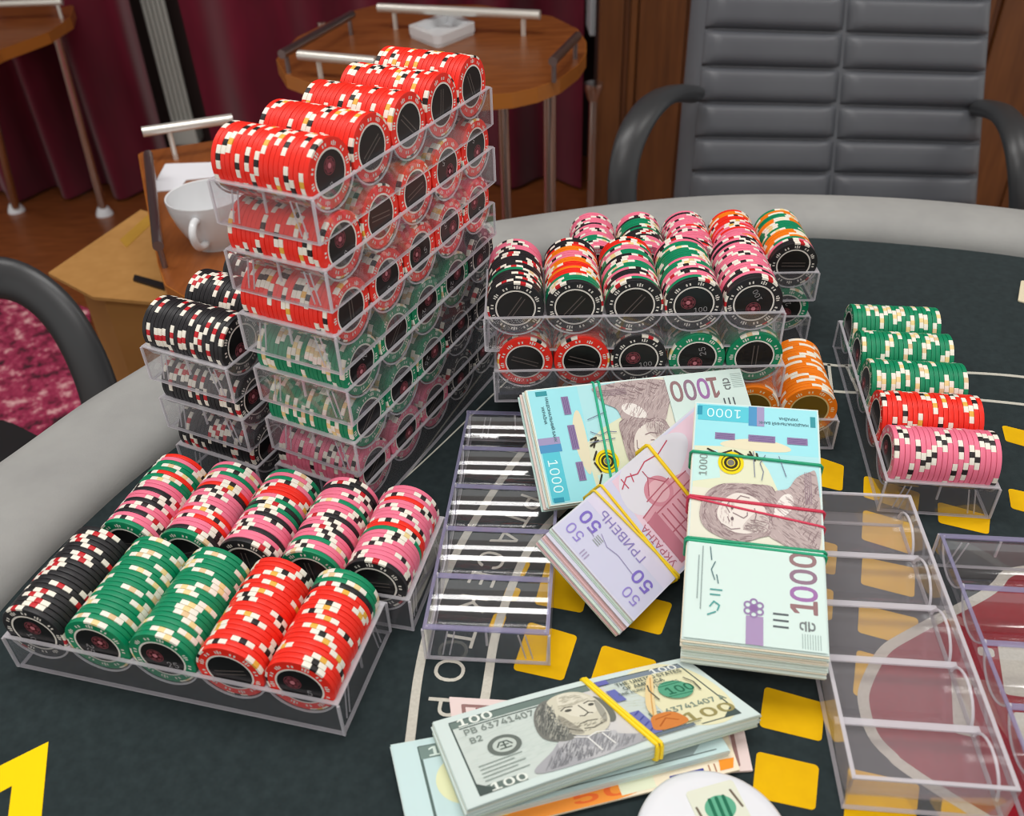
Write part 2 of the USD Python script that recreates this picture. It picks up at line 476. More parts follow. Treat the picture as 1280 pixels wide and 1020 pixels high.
# (key, x, y, yaw, level z, rows front -> back, rack label, where words for the chips)
RACKS = [
 ('A', -184.0, 342.6, -15.1, 0, ['K', 'G', 'G', 'R', 'R' * 16 + 'K' + 'GGG'], 'near left clear acrylic rack holding black, green and red chip rows', 'near left rack'),
 ('B', -152.8, 410.1, -14.3, 0, ['GPPKPPKPPKPPGGRGGGPR', 'GKPPRPRPPPPPKRPPGPGP', 'KPPKPPPKPGKGPRRRPGPG', 'GPPGPPKPPKPPPGPPPKKP', 'KPPPPPPPGRRPPPPPRPPP'],
  'clear acrylic rack of mixed pink chips right behind the near left rack', 'mixed pink left rack'),
 ('C0', -85.9, 551.6, 62.3, 0, ['P', 'P', 'P', 'K', 'K'], 'bottom rack of the tall stack, with pink chips', 'bottom of tall stack'),
 ('C1', -84.5, 550.9, 62.2, 1, ['G', 'G', 'G', 'K', 'K'], 'second rack up in the tall stack, with green chips above pink', 'second level of tall stack'),
 ('C2', -84.7, 550.8, 62.8, 2, ['G', 'G', 'G', 'G', 'K'], 'third rack up in the tall stack, green chips just below the red', 'third level of tall stack'),
 ('C3', -85.7, 547.6, 63.0, 3, ['R', 'R', 'R', 'R', 'R'], 'fourth rack up in the tall stack, red chips just above the green', 'fourth level of tall stack'),
 ('C4', -84.7, 549.8, 62.6, 4, ['R', 'R', 'R', 'R', 'R'], 'second rack from the top of the tall stack, red chips', 'fifth level of tall stack'),
 ('C5', -85.2, 552.0, 62.4, 5, ['R', 'R', 'R', 'R', 'R'], 'topmost rack of the tall stack, heaped with bare red chips', 'top of tall stack'),
 ('D0', -163.5, 580.0, 63.7, 0, ['K', 'K', 'K', 'K', 'K'], 'bottom rack of the black chip stack beside the tall stack', 'bottom of black stack'),
 ('D1', -165.0, 580.5, 63.7, 1, ['K', 'K', 'K', 'K', 'K'], 'middle rack of the black chip stack beside the tall stack', 'middle of black stack'),
 ('D2', -166.6, 580.5, 63.7, 2, ['K', 'K', 'K', 'K', 'K'], 'top rack of the black chip stack by the grey rail', 'top of black stack'),
 ('H', 135.6, 550.4, -6.0, 0, ['O', 'O', 'O', 'O', 'O'], 'clear rack of orange chips under the centre stack', 'orange centre rack'),
 ('E1', 90.7, 553.8, -1.6, 1, ['R', 'R', 'K', 'G', 'G'], 'middle rack of the centre stack, red, black and green chip ends', 'middle of centre stack'),
 ('E2', 85.6, 557.4, -1.6, 2, ['KKK' + 'KKKGKKKKKKKK' + 'PPPPP', mixrow('K', {'R': 4, 'G': 1, 'O': 3, 'P': 1}, 'KKK'), mixrow('KGP', {'P': 4, 'G': 3, 'K': 2}, 'RRR'), mixrow('KGPPKPP', {'G': 5, 'P': 1}, 'PKP'),
   mixrow('KKPKP', {'P': 7, 'K': 2}, 'KPKP')], 'top rack of the centre stack, mixed rows ending in black chips', 'top of centre stack'),
 ('F0', 153.4, 686.3, -2.2, 0, ['G', 'G', 'G', 'G', 'G'], 'lower rack behind the centre stack, with a green chip end', 'lower rear rack'),
 ('F1', 153.9, 686.3, -1.9, 1, [mixrow('P', {'P': 5, 'G': 2, 'K': 1}), mixrow('P', {'P': 5, 'G': 1, 'K': 2}), mixrow('P', {'P': 5, 'K': 1, 'R': 1}), mixrow('R', {'R': 4, 'P': 1, 'O': 2}), 'KKP' + mixrow('G', {'G': 6, 'O': 1})[:17]],
  'upper rack behind the centre stack, pink, red and green rows', 'upper rear rack'),
 ('G', 294.2, 533.0, -99.0, 0, ['G', 'G', 'G', 'R', 'P'], 'right hand clear rack with three green rows, a red and a pink', 'right hand rack'),
 ('J', -8.5, 427.3, -96.1, 0, None, 'empty clear rack with lavender edges left of the banknote bundles', None),
 ('L', 281.0, 284.2, -97.2, 0, None, 'empty clear rack with lavender edges cut by the right picture border', None),
]
ORD = ['first', 'second', 'third', 'fourth', 'fifth', 'sixth', 'seventh', 'eighth', 'ninth', 'tenth', 'eleventh', 'twelfth', 'thirteenth', 'fourteenth',
       'fifteenth', 'sixteenth', 'seventeenth', 'eighteenth', 'nineteenth', 'twentieth']
ROWORD = {'A': ('leftmost row', 'second row from left', 'middle row', 'fourth row from left', 'rightmost row'),
          'G': ('farthest row', 'second farthest row', 'middle row', 'red row', 'nearest row')}
for k in ('B', 'E1', 'E2', 'F0', 'F1', 'H'):
    ROWORD[k] = ROWORD['A']
for k in ('C0', 'C1', 'C2', 'C3', 'C4', 'C5', 'D0', 'D1', 'D2'):
    ROWORD[k] = ('nearest row', 'second row', 'middle row', 'fourth row', 'farthest row')
FRONT = {'A': 'near end', 'B': 'near end', 'G': 'left end', 'E1': 'near end', 'E2': 'near end', 'F0': 'near end', 'F1': 'near end', 'H': 'near end'}

SELECT = {(k, i, j) for k, i, l in [('A', 0, [0, 1, 2, 3, 4, 5, 6, 7, 8, 9, 11, 12, 14, 16, 18, 19]), ('A', 1, [0, 1, 2, 3, 4, 5, 6, 7, 8, 9, 10, 11, 12, 13, 14, 15, 16, 17, 18, 19]), ('A', 2, [0, 1, 2, 3, 4, 5, 6, 7, 8, 9, 10, 11, 12, 13, 15, 16, 17, 18, 19]), ('A', 3, [0, 1, 2, 3, 4, 5, 6, 7, 8, 9, 10, 11, 12, 13, 14, 15, 16, 17, 18, 19]), ('A', 4, [0, 1, 2, 3, 4, 5, 6, 7, 8, 9, 10, 11, 12, 13, 14, 15, 16, 17, 18, 19]), ('B', 0, [0, 1, 4, 8]), ('B', 1, [0, 1, 2, 3, 4, 5, 7, 8, 13, 15, 17]), ('B', 2, [0, 1, 4, 5, 7, 9, 10, 12, 14, 19]), ('B', 3, [0, 1, 2, 4, 6, 7, 9, 10, 12, 19]), ('B', 4, [0, 1, 2, 3, 4, 5, 7, 8, 9, 10, 11, 12, 14, 16, 18, 19]), ('C0', 0, [0]), ('C0', 1, [0]), ('C0', 2, [0]), ('C0', 3, [0]), ('C0', 4, [0]), ('C1', 0, [0, 1]), ('C1', 1, [0]), ('C1', 2, [0]), ('C1', 3, [0]), ('C1', 4, [0]), ('C2', 0, [0, 1, 3, 6, 8, 13, 15, 18]), ('C2', 1, [0]), ('C2', 2, [0]), ('C2', 3, [0]), ('C2', 4, [0]), ('C3', 0, [0, 1, 3, 4, 5, 6, 7, 9, 11, 13, 14, 16, 17, 19]), ('C3', 1, [0]), ('C3', 2, [0]), ('C3', 3, [0]), ('C3', 4, [0]), ('C4', 0, [0, 1, 2, 3, 5, 6, 7, 8, 9, 10, 12, 13, 14, 15, 16, 17, 18, 19]), ('C4', 1, [0, 1]), ('C4', 2, [0]), ('C4', 3, [0]), ('C4', 4, [0]), ('C5', 0, [0, 1, 2, 3, 4, 5, 6, 7, 8, 9, 10, 11, 12, 13, 14, 15, 16, 17, 18, 19]), ('C5', 1, [0, 1]), ('C5', 2, [0]), ('C5', 3, [0, 1]), ('C5', 4, [0]), ('D0', 0, [0, 1]), ('D1', 0, [0, 2]), ('D2', 0, [0, 1, 2, 3, 4, 6, 7, 10, 11, 13, 15, 17, 19]), ('E1', 0, [0, 1]), ('E1', 1, [0, 1]), ('E1', 2, [0, 1]), ('E1', 3, [0, 1]), ('E1', 4, [0, 1]), ('E2', 0, [0, 1]), ('E2', 1, [0, 1]), ('E2', 2, [0, 1]), ('E2', 3, [0, 1]), ('E2', 4, [0, 1]), ('F0', 4, [0]), ('F1', 4, [0]), ('G', 0, [0]), ('G', 1, [0]), ('G', 2, [0]), ('G', 3, [0]), ('G', 4, [0, 1, 2, 3, 4, 5, 6, 8, 9, 10, 11, 12, 13, 14, 15, 16, 17, 18, 19]), ('H', 3, [0]), ('H', 4, [0])] for j in l}
ALLCHIPS = []
def build_racks():
    rest = {k: [] for k in CHIP}
    r3 = np.random.default_rng(5)
    for key, x, y, yaw, lev, rows, label, where in RACKS:
        z = lev * LEV + .15
        M = yawm(x, y, z, yaw)
        place(numbered('/World/chip_rack'), M, RACK_LAV if key in ('J', 'L') else RACK_CLEAR, label, 'chip rack', 'clear acrylic chip racks')
        if not rows:
            continue
        for i, s in enumerate(rows):
            s = spread(s)
            for k in range(20):
                v = -33.0 + CT * (k + .5)
                roll = r3.uniform(0, 2 * math.pi)
                flip = (k == 0 and r3.random() < .45) or (k > 0 and r3.random() < .5)
                # chip axis (local z) along -v so that its front face looks out of the rack
                A = np.eye(4)
                zx = np.array([0, -1, 0.]) if not flip else np.array([0, 1, 0.])
                xx = np.array([math.cos(roll), 0, math.sin(roll)])
                yy = np.cross(zx, xx)
                A[0, :3], A[1, :3], A[2, :3] = xx, yy, zx
                A[3, :3] = np.array([(i - 2) * PITCH + r3.normal(0, .12), v, HC - .15 + abs(r3.normal(0, .12))]) / 1000.0
                m = A @ M
                ck = s[k]
                ALLCHIPS.append((key, i, k, ck, m))
                if SELECT is not None and (key, i, k) not in SELECT:
                    rest[ck].append(m)
                    continue
                cname = CHIP[ck][0]
                fr = FRONT.get(key, 'right end')
                lab = '%s chip, %s from %s, %s, %s' % (cname, ORD[k], fr, ROWORD[key][i], where)
                place(numbered('/World/%s_poker_chip' % cname), m, CHIP_PATH[ck], lab, 'poker chip', 'chips in the ' + where)
    if any(rest.values()):
        pi = UsdGeom.PointInstancer.Define(stage, '/World/stacked_poker_chips')
        meta(pi.GetPrim(), 'remaining red, green, black, pink and orange chips packed inside the stacked racks', 'poker chips', None, 'stuff')
        rel = pi.CreatePrototypesRel()
        pos, ori, idx = [], [], []
        for j, k in enumerate(CHIP):
            pp = '/World/stacked_poker_chips/%s_chip' % CHIP[k][0]
            px = UsdGeom.Xform.Define(stage, pp).GetPrim()
            px.GetReferences().AddInternalReference(CHIP_PATH[k])
            rel.AddTarget(pp)
            for m in rest[k]:
                q = Gf.Matrix4d(*m.ravel().tolist()).ExtractRotationQuat()
                pos.append(m[3, :3]); idx.append(j)
                ori.append(Gf.Quath(q.GetReal(), *[float(t) for t in q.GetImaginary()]))
        pi.CreatePositionsAttr(Vt.Vec3fArray.FromNumpy(np.array(pos, np.float32)))
        pi.CreateOrientationsAttr(Vt.QuathArray(ori))
        pi.CreateProtoIndicesAttr(Vt.IntArray(idx))

# ------------------------------------------------------------------ the setting
def build_setting():
    meta(obj('floor', box(-4000, 4000, -2500, 3200, -TZ - 60, -TZ), mat('laminate_floor', (150, 86, 46), 0.35, 0.5, vary=(9.0, (112, 60, 28), (1.2, 9, 1)))), kind='structure')
    back = thing('wall_back', None, None, kind='structure')
    obj('wall_face', box(-4000, 4000, 3000, 3150, -TZ, CEIL), mat('dark_plaster', (66, 50, 48), 0.8), back)
    obj('ceiling', box(-4000, 4000, -2500, 3200, CEIL, CEIL + 60), mat('ceiling_white', (225, 222, 216), 0.9), kind='structure')
    # wood panelled wall section on the right, plank by plank
    wy = 2350
    x0, x1 = aty(748, 60, wy)[0], 2600
    pan = thing('wall_right_panelling', None, None, kind='structure')
    obj('backing', box(x0, x1, wy + 22, wy + 90, -TZ, CEIL), mat('panel_gap', (38, 20, 10), 0.7), pan)
    x, k = x0, 0
    ms = [mat('panel_wood_%d' % j, c, 0.45, 0.5, vary=(7.0, c2, (6, 6, 0.5))) for j, (c, c2) in enumerate([((112, 66, 30), (84, 46, 18)), ((98, 55, 24), (72, 38, 15)), ((122, 74, 36), (92, 52, 22))])]
    while x < x1:
        w = (62, 16, 22, 118, 16, 150)[k % 6]
        d = (0, 10, 16, 6, 12, 4)[k % 6]
        obj('plank', rbox(x + .8, x + w - .8, wy + d, wy + 24, -TZ, CEIL, 3, 8), ms[k % 3], pan, smooth=40)
        x += w; k += 1

def build_curtain():
    """deep crimson velvet in folds, one hanging per panel"""
    vel = mat('crimson_velvet', (112, 6, 40), 0.8, 0.25, sheen=0.3, vary=(5.0, (76, 2, 24), (1, 1, .4)))
    spans = [('curtain', aty(-160, 60, 2820)[0], aty(182, 60, 2820)[0], 2810, 'crimson velvet curtain left of the grey ribbed column'),
             ('curtain', aty(232, 60, 2760)[0], aty(728, 20, 2760)[0], 2760, 'crimson velvet curtain hanging behind the rear wooden drinks table')]
    for n, xa, xb, y, lab in spans:
        nx, nz = int((xb - xa) / 9), 26
        X = np.linspace(xa, xb, nx)
        Z = np.linspace(-TZ + 12, 1500, nz)
        V, F = [], []
        for layer in (0, 1):
            for z in Z:
                t = (z + TZ) / 2240
                ph = X / 33.0 + 1.3 * np.sin(X / 190.0 + y) + 0.25 * np.sin(z / 400.0 + X / 300)
                yy = y - (46 + 18 * np.sin(X / 270.0)) * np.sin(ph) * (1 - .25 * t) - 12 * np.sin(X / 71.0 + z / 900) + layer * 6
                V.append(np.c_[X, yy, np.full(nx, z)])
        V = np.vstack(V)
        def q(l, i, j):
            return l * nx * nz + i * nx + j
        for i in range(nz - 1):
            for j in range(nx - 1):
                a, b, c, d = q(0, i, j), q(0, i, j + 1), q(0, i + 1, j + 1), q(0, i + 1, j)
                F += [(a, b, c), (a, c, d)]
                a, b, c, d = q(1, i, j), q(1, i, j + 1), q(1, i + 1, j + 1), q(1, i + 1, j)
                F += [(a, c, b), (a, d, c)]
        for j in range(nx - 1):
            a, b, c, d = q(0, 0, j), q(0, 0, j + 1), q(1, 0, j + 1), q(1, 0, j)
            F += [(a, c, b), (a, d, c)]
        obj(n, (V, F), vel, smooth=True, label=lab, category='curtain', group='crimson velvet curtains')
    # grey fluted column between the two curtains
    cp = thing('ribbed_column', 'grey ribbed metal radiator column between the crimson curtains', 'radiator')
    ya = 2870
    xa, xb = aty(190, 60, ya)[0], aty(240, 140, ya)[0]
    zt, zb = 1200, aty(225, 168, ya)[2]
    for k in range(5):
        xx = xa + (xb - xa) * (k + .5) / 5
        obj('tube', tube([(xx, ya, zb + 30), (xx, ya, zt)], (xb - xa) / 11, 14), mat('radiator_grey', (176, 178, 172), 0.45), cp)
    obj('foot_bar', rbox(xa - 10, xb + 10, ya - 40, ya + 30, zb - 25, zb + 35, 8), mat('radiator_grey', (150, 152, 150), 0.45), cp)
    obj('stand', box((xa + xb) / 2 - 20, (xa + xb) / 2 + 20, ya - 10, ya + 20, -TZ, zb - 24), mat('radiator_grey', (150, 152, 150), 0.45), cp)

# ------------------------------------------------------------------ the card table
IN_ = [(-345, 200), (-322, 374), (-297, 451), (-271, 509), (-225, 590), (-165, 700), (-70, 775), (60, 822), (190, 845), (305, 847), (412, 822), (509, 787), (650, 700),
       (740, 540), (740, 250), (600, -80), (250, -220), (-150, -150), (-310, 20)]
OUT_ = [(-455, 215), (-422, 410), (-376, 515), (-340, 586), (-300, 648), (-232, 757), (-120, 845), (20, 896), (192, 930), (328, 925), (436, 905), (545, 866), (720, 765),
        (840, 570), (850, 250), (660, -190), (250, -340), (-200, -260), (-420, -10)]
def loop(pts, n=240):
    p = np.asarray(pts + [pts[0]], float)
    t = np.arange(len(p))
    return CubicSpline(t, p, bc_type='periodic')(np.linspace(0, len(pts), n, endpoint=False))

PRINT_Z = 0.0
def build_table():
    t = thing('card_table', 'large casino card table with black printed felt and a padded grey rail', 'table', origin=(150, 330, -TZ))
    inn, out = loop(IN_), loop(OUT_)
    felt_m = mat('black_felt', (40, 52, 54), 0.92, 0.25, bump=(2500, 0.15), sheen=0.06, vary=(160.0, (30, 41, 43)))
    feltpoly = sg.Polygon(inn).buffer(6)
    obj('felt', prism(feltpoly, -14, -0.25), felt_m, t)
    prof = [(0.0, -6), (0.0, 2), (0.03, 9), (0.09, 15), (0.18, 19.5), (0.3, 22), (0.45, 23), (0.62, 22.5), (0.78, 20.5), (0.9, 16), (0.97, 9), (1.0, 0), (1.0, -20), (0.97, -34)]
    n = len(inn)
    V = np.vstack([np.c_[inn + (out - inn) * a, np.full(n, z)] for a, z in prof])
    F = []
    for i in range(len(prof) - 1):
        for j in range(n):
            k = (j + 1) % n
            F += [(i * n + j, (i + 1) * n + k, i * n + k), (i * n + j, (i + 1) * n + j, (i + 1) * n + k)]
    for j in range(n):
        k = (j + 1) % n
        i = len(prof) - 1
        F += [(i * n + j, k, i * n + k), (i * n + j, j, k)]
    obj('padded_rail', (V, np.array(F)[:, ::-1]), mat('grey_rail', (164, 165, 162), 0.72, 0.35, bump=(700, 0.2), vary=(14.0, (150, 151, 149))), t, smooth=50)
    obj('apron', prism(sg.Polygon(out).buffer(-18), -90, -14.5), mat('table_apron', (36, 30, 28), 0.6), t)
    obj('pedestal', prism(sg.Point(150, 330).buffer(130, 16), -TZ + 40, -90), mat('table_apron', (36, 30, 28), 0.6), t)
    obj('base', prism(sg.Point(150, 330).buffer(330, 24), -TZ, -TZ + 40), mat('table_apron', (36, 30, 28), 0.6), t)
    # print on the felt
    yel = mat('yellow_felt_print', (232, 184, 0), 0.85, 0.2, vary=(60.0, (222, 172, 0)))
    yel2 = mat('bright_yellow_print', (255, 214, 0), 0.85, 0.2)
    wht = mat('white_felt_print', (206, 204, 192), 0.85, 0.2, vary=(500.0, (190, 188, 176)))
    red = mat('red_felt_print', (150, 22, 40), 0.85, 0.2, vary=(220.0, (136, 14, 30)))
    Z0, Z1 = -0.28, 0.0
    quads = [
     [(956, 858), (1031, 879), (1027, 927), (949, 908)], [(946, 939), (1024, 957), (1019, 1013), (940, 996)],
     [(661, 777), (722, 795), (704, 851), (641, 837)], [(753, 806), (821, 826), (809, 872), (736, 857)],
     [(775, 738), (841, 754), (826, 794), (760, 777)], [(683, 702), (742, 712), (728, 766), (668, 755)],
     [(648, 700), (664, 703), (655, 721), (641, 718)], [(634, 732), (652, 736), (645, 752), (628, 748)], [(618, 766), (634, 769), (626, 790), (610, 786)],
     [(996, 562), (1055, 582), (1053, 614), (994, 600)], [(1080, 594), (1150, 616), (1147, 642), (1079, 621)], [(1079, 637), (1142, 655), (1139, 693), (1077, 674)],
     [(1078, 696), (1144, 710), (1143, 747), (1076, 730)], [(1074, 755), (1148, 773), (1146, 810), (1072, 790)],
     [(984, 665), (1047, 681), (1044, 719), (982, 705)], [(984, 722), (1042, 738), (1040, 776), (981, 762)],
     [(1071, 812), (1120, 826), (1112, 880), (1066, 868)], [(1060, 960), (1150, 980), (1143, 1040), (1054, 1030)], [(1180, 985), (1280, 1000), (1278, 1060), (1172, 1045)],
     [(1172, 627), (1238, 645), (1236, 668), (1173, 653)], [(1252, 531), (1325, 549), (1330, 572), (1257, 551)], [(1260, 610), (1332, 626), (1336, 655), (1264, 635)]]
    for q in quads:
        pts = [at(px, py)[:2] for px, py in q]
        p = rounded(pts, 2.4 if len(q) == 4 else 1)
        obj('betting_box', prism(p, Z0, Z1), yel, t)
    # red oval with cream outline and card outlines
    ov = [(at(px, py)[:2]) for px, py in [(1280, 707), (1243, 725), (1211, 747), (1166, 770), (1121.6, 794), (1095, 815), (1075, 854), (1073, 882), (1086, 922), (1110.6, 949), (1132, 967)]]
    ov = [tuple(o) for o in ov] + [(232, 212), (300, 178), (380, 186), (440, 240), (440, 320), (390, 375)]
    ring = sg.Polygon(loop(ov, 120))
    obj('oval_outline', prism(ring.difference(ring.buffer(-6)), Z0, Z1 + .05), wht, t)
    obj('oval_field', prism(ring.buffer(-6), Z0, Z1 + .02), red, t)
    cards = [[(1189, 848), (1214, 846), (1218, 922), (1192, 916)], [(1222, 808), (1242, 811), (1244, 822), (1222, 819)], [(1247, 806), (1330, 812), (1345, 880), (1256, 868)], [(1266, 890), (1340, 896), (1350, 955), (1288, 960)],
             [(1282, 770), (1330, 776), (1334, 800), (1280, 795)]]
    for q in cards:
        obj('card_outline', prism(rounded([at(*p)[:2] for p in q], 2.0), Z0, Z1 + .08), wht, t)
    # white guide lines
    def line(px, w, name='guide_line'):
        pts = spline([at(*p)[:2] for p in px], 40)
        obj(name, prism(ribbon(pts, w), Z0, Z1 + .04), wht, t)
    line([(507, 960), (515, 905), (522, 850), (532, 800), (549, 742), (571, 690), (597, 645), (632, 592), (675, 540)], 5.2)
    line([(600, 900), (607, 868), (618, 800), (640, 732), (664, 682), (700, 640), (750, 590)], 5.2)
    line([(478, 622), (520, 585), (606, 503), (640, 470)], 1.2)
    line([(990, 449), (1030, 455), (1150, 464), (1212, 466), (1300, 474)], 3.2)
    line([(1000, 484), (1042, 489), (1120, 493), (1226, 500), (1300, 508)], 3.2)
    line([(1036, 455), (1040, 490)], 2.4)
    # the large yellow numeral one at the lower left
    pts = [at(*p)[:2] for p in [(60.5, 927), (48, 1060), (5, 1062), (15, 982), (-18, 1000), (-22, 968)]]
    obj('numeral_one', prism(sg.Polygon(pts), Z0, Z1), yel2, t)
    # lettering that runs along the arc, top of the letters to the right
    px = {'Р': (661, 628), 'Т': (646, 648), 'А': (632, 672), 'С': (614, 700), 'Е': (603, 724), 'К': (590, 755), 'Т2': (576, 797), 'О': (562, 838), 'Р2': (553, 884)}
    c = [at(*p)[:2] for p in px.values()]
    lets = []
    for i, k in enumerate(px):
        d = c[min(i + 1, len(c) - 1)] - c[max(i - 1, 0)]
        d /= np.linalg.norm(d)
        u = np.array([-d[1], d[0]])
        v, f = text_tris(k[0], 17.0)
        v = v - (v.min(0) + v.max(0)) / 2
        P = c[i] + v[:, :1] * d * 1.0 + v[:, 1:] * u
        ms = trimesh.Trimesh(np.c_[P, np.full(len(P), Z1 + .06)], f, process=False)
        lets.append(ms)
        obj('letter', ms, wht, t, smooth=False)

# ------------------------------------------------------------------ banknotes
class Note:
    """a stack of notes: quad corners (s=0,t=0), (L,0), (L,Wd), (0,Wd) in scene mm; art is laid on in note millimetres"""
    def __init__(self, name, label, category, L, Wd, corners, thick, sheets, tints, group=None, flare=None, sag=0.0, fan=0.9):
        self.c, self.L, self.Wd, self.sag = [np.asarray(p, float) for p in corners], L, Wd, sag
        self.layer = 0
        o = np.mean(self.c, 0)
        n = np.cross(self.c[1] - self.c[0], self.c[3] - self.c[0])
        self.n = n / np.linalg.norm(n)
        if self.n[2] < 0:
            self.n = -self.n
        self.thick = thick
        self.prim = thing(name, label, category, group, origin=o - self.n * thick)
        r = np.random.default_rng(abs(hash(name)) % 1000 if False else len(label))
        th = thick / sheets
        groups = {}
        for k in range(sheets):
            ds, dt = (r.normal(0, fan), r.normal(0, fan * .5)) if k < sheets - 1 else (0, 0)
            if flare:
                e = (sheets - 1 - k) / max(1, sheets - 1)
                ds += flare[0] * e; dt += flare[1] * e
            g = np.linspace(0, 1, 13), np.linspace(0, 1, 5)
            S, T = np.meshgrid(g[0] * L + ds, g[1] * Wd + dt)
            hz = -(sheets - 1 - k) * th
            top = self.surf(S.ravel(), T.ravel(), hz, clip=False)
            bot = self.surf(S.ravel(), T.ravel(), hz - th * (.93 if k else 1), clip=False)
            nx, ny = 13, 5
            F = []
            N = nx * ny
            for j in range(ny - 1):
                for i in range(nx - 1):
                    a, b, c, d = j * nx + i, j * nx + i + 1, (j + 1) * nx + i + 1, (j + 1) * nx + i
                    F += [(a, b, c), (a, c, d), (a + N, c + N, b + N), (a + N, d + N, c + N)]
            rim = [i for i in range(nx)] + [j * nx + nx - 1 for j in range(1, ny)] + [(ny - 1) * nx + i for i in range(nx - 2, -1, -1)] + [j * nx for j in range(ny - 2, 0, -1)]
            for a, b in zip(rim, rim[1:] + rim[:1]):
                F += [(a, a + N, b + N), (a, b + N, b)]
            m = trimesh.Trimesh(np.vstack([top, bot]), F, process=False)
            tint = tints[-1] if k == sheets - 1 else tints[int(r.integers(0, len(tints)))]
            if k == sheets - 1:
                obj('top_note', m, flat(tint), self.prim, smooth=40)
            else:
                obj('note', m, flat(tint), self.prim, smooth=40)

    def surf(self, s, t, h=0.0, clip=True):
        s, t = np.asarray(s, float), np.asarray(t, float)
        u, v = s / self.L, t / self.Wd
        c = self.c
        P = ((1 - u) * (1 - v))[:, None] * c[0] + (u * (1 - v))[:, None] * c[1] + (u * v)[:, None] * c[2] + ((1 - u) * v)[:, None] * c[3]
        b = self.sag * 4 * u * (1 - u)
        return P + (np.asarray(h) + b)[:, None] * self.n if np.ndim(h) or np.ndim(b) else P + h * self.n

    def lay(self, name, V, F, srgb, rough=0.75):
        if len(F) == 0:
            return
        V = np.c_[V, np.zeros(len(V))]
        V, F = trimesh.remesh.subdivide_to_size(V, F, 14.0, max_iter=8)
        self.layer += 1
        P = self.surf(V[:, 0], V[:, 1], np.full(len(V), 0.05 + 0.022 * self.layer))
        m = trimesh.Trimesh(P, F, process=False)
        # face up
        nn = np.cross(P[F[0, 1]] - P[F[0, 0]], P[F[0, 2]] - P[F[0, 0]])
        if nn @ self.n < 0:
            m = trimesh.Trimesh(P, F[:, ::-1], process=False)
        head = name.split('_')[0]
        if not hasattr(self, 'heads'):
            self.heads = {}
        up = self.heads.get(head, self.prim) if '_' in name else self.prim
        pr = obj(name, m, flat(srgb, rough), up, smooth=False)
        if '_' not in name or (head in ('gold', 'blue', 'green', 'frame') and head not in self.heads):
            self.heads.setdefault(name.split('_')[-1] if head in ('gold', 'blue', 'green') else head, pr)
        return pr

    def poly(self, name, pts, srgb, smooth=0):
        g = pts if hasattr(pts, 'geom_type') else sg.Polygon(pts)
        if smooth:
            g = sg.Polygon(loop([tuple(p) for p in pts], smooth))
        g = g.buffer(0).intersection(sg.box(0.2, 0.2, self.L - .2, self.Wd - .2))
        V, F = poly_tris(g)
        self.lay(name, V, F, srgb)

    def rect(self, name, s0, s1, t0, t1, srgb):
        self.poly(name, sg.box(s0, t0, s1, t1), srgb)

    def ell(self, name, s, t, a, b, srgb, hole=None):
        from shapely import affinity
        g = affinity.scale(sg.Point(s, t).buffer(1, 14), a, b)
        if hole:
            g = g.difference(affinity.scale(sg.Point(s, t).buffer(1, 14), hole * a, hole * b))
        self.poly(name, g, srgb)

    def strokes(self, name, lines, w, srgb):
        self.poly(name, unary_union([sg.LineString(l).buffer(w / 2, 3) for l in lines]), srgb)

    def hatch(self, name, region, count, length, angle, w, srgb, seed, centre=None):
        """short engraved strokes scattered in a region, along an angle or round a centre"""
        g = region if hasattr(region, 'geom_type') else sg.Polygon(region)
        g = g.buffer(0)
        x0, y0, x1, y1 = g.bounds
        r = random.Random(seed)
        L, tries = [], 0
        while len(L) < count and tries < count * 8:
            tries += 1
            x, y = r.uniform(x0, x1), r.uniform(y0, y1)
            if not g.contains(sg.Point(x, y)):
                continue
            a = angle + r.uniform(-.18, .18) if centre is None else math.atan2(y - centre[1], x - centre[0]) + math.pi / 2 + r.uniform(-.3, .3)
            l = length * r.uniform(.6, 1.3) / 2
            L.append([(x - l * math.cos(a), y - l * math.sin(a)), (x + .12 * l, y + .12 * l), (x + l * math.cos(a), y + l * math.sin(a))])
        if L:
            self.poly(name, unary_union([sg.LineString(q).buffer(w / 2, 1) for q in L]).intersection(g), srgb)

    def text(self, name, txt, s, t, h, srgb, rot=0, bold=False, sx=1.0):
        v, f = text_tris(txt, h, bold)
        v = v * np.array([sx, 1])
        a = math.radians(rot)
        R = np.array([[math.cos(a), math.sin(a)], [-math.sin(a), math.cos(a)]])
        v = v @ R + np.array([s, t])
        self.lay(name, v, f, srgb)

    def band(self, name, s, skew, srgb, r=0.9, lift=0.0, label=None):
        """rubber band round the short way at length s"""
        top = [(s + skew * q, q * self.Wd, .9) for q in np.linspace(0, 1, 12)]
        tk = self.thick + .8
        pts = [self.surf([a], [b], c)[0] for a, b, c in top]
        pts += [self.surf([s + skew], [self.Wd + 1.1], -k * tk)[0] for k in (.06, .5, .94)]
        pts += [self.surf([s + skew * q], [q * self.Wd], -tk - .4)[0] for q in np.linspace(1, 0, 8)]
        pts += [self.surf([s], [-1.1], -k * tk)[0] for k in (.94, .5, .06)]
        obj(name, tube(pts, r, 8, closed=True), mat('rubber_%d_%d_%d' % srgb, srgb, 0.45), self.prim, smooth=60, label=label)

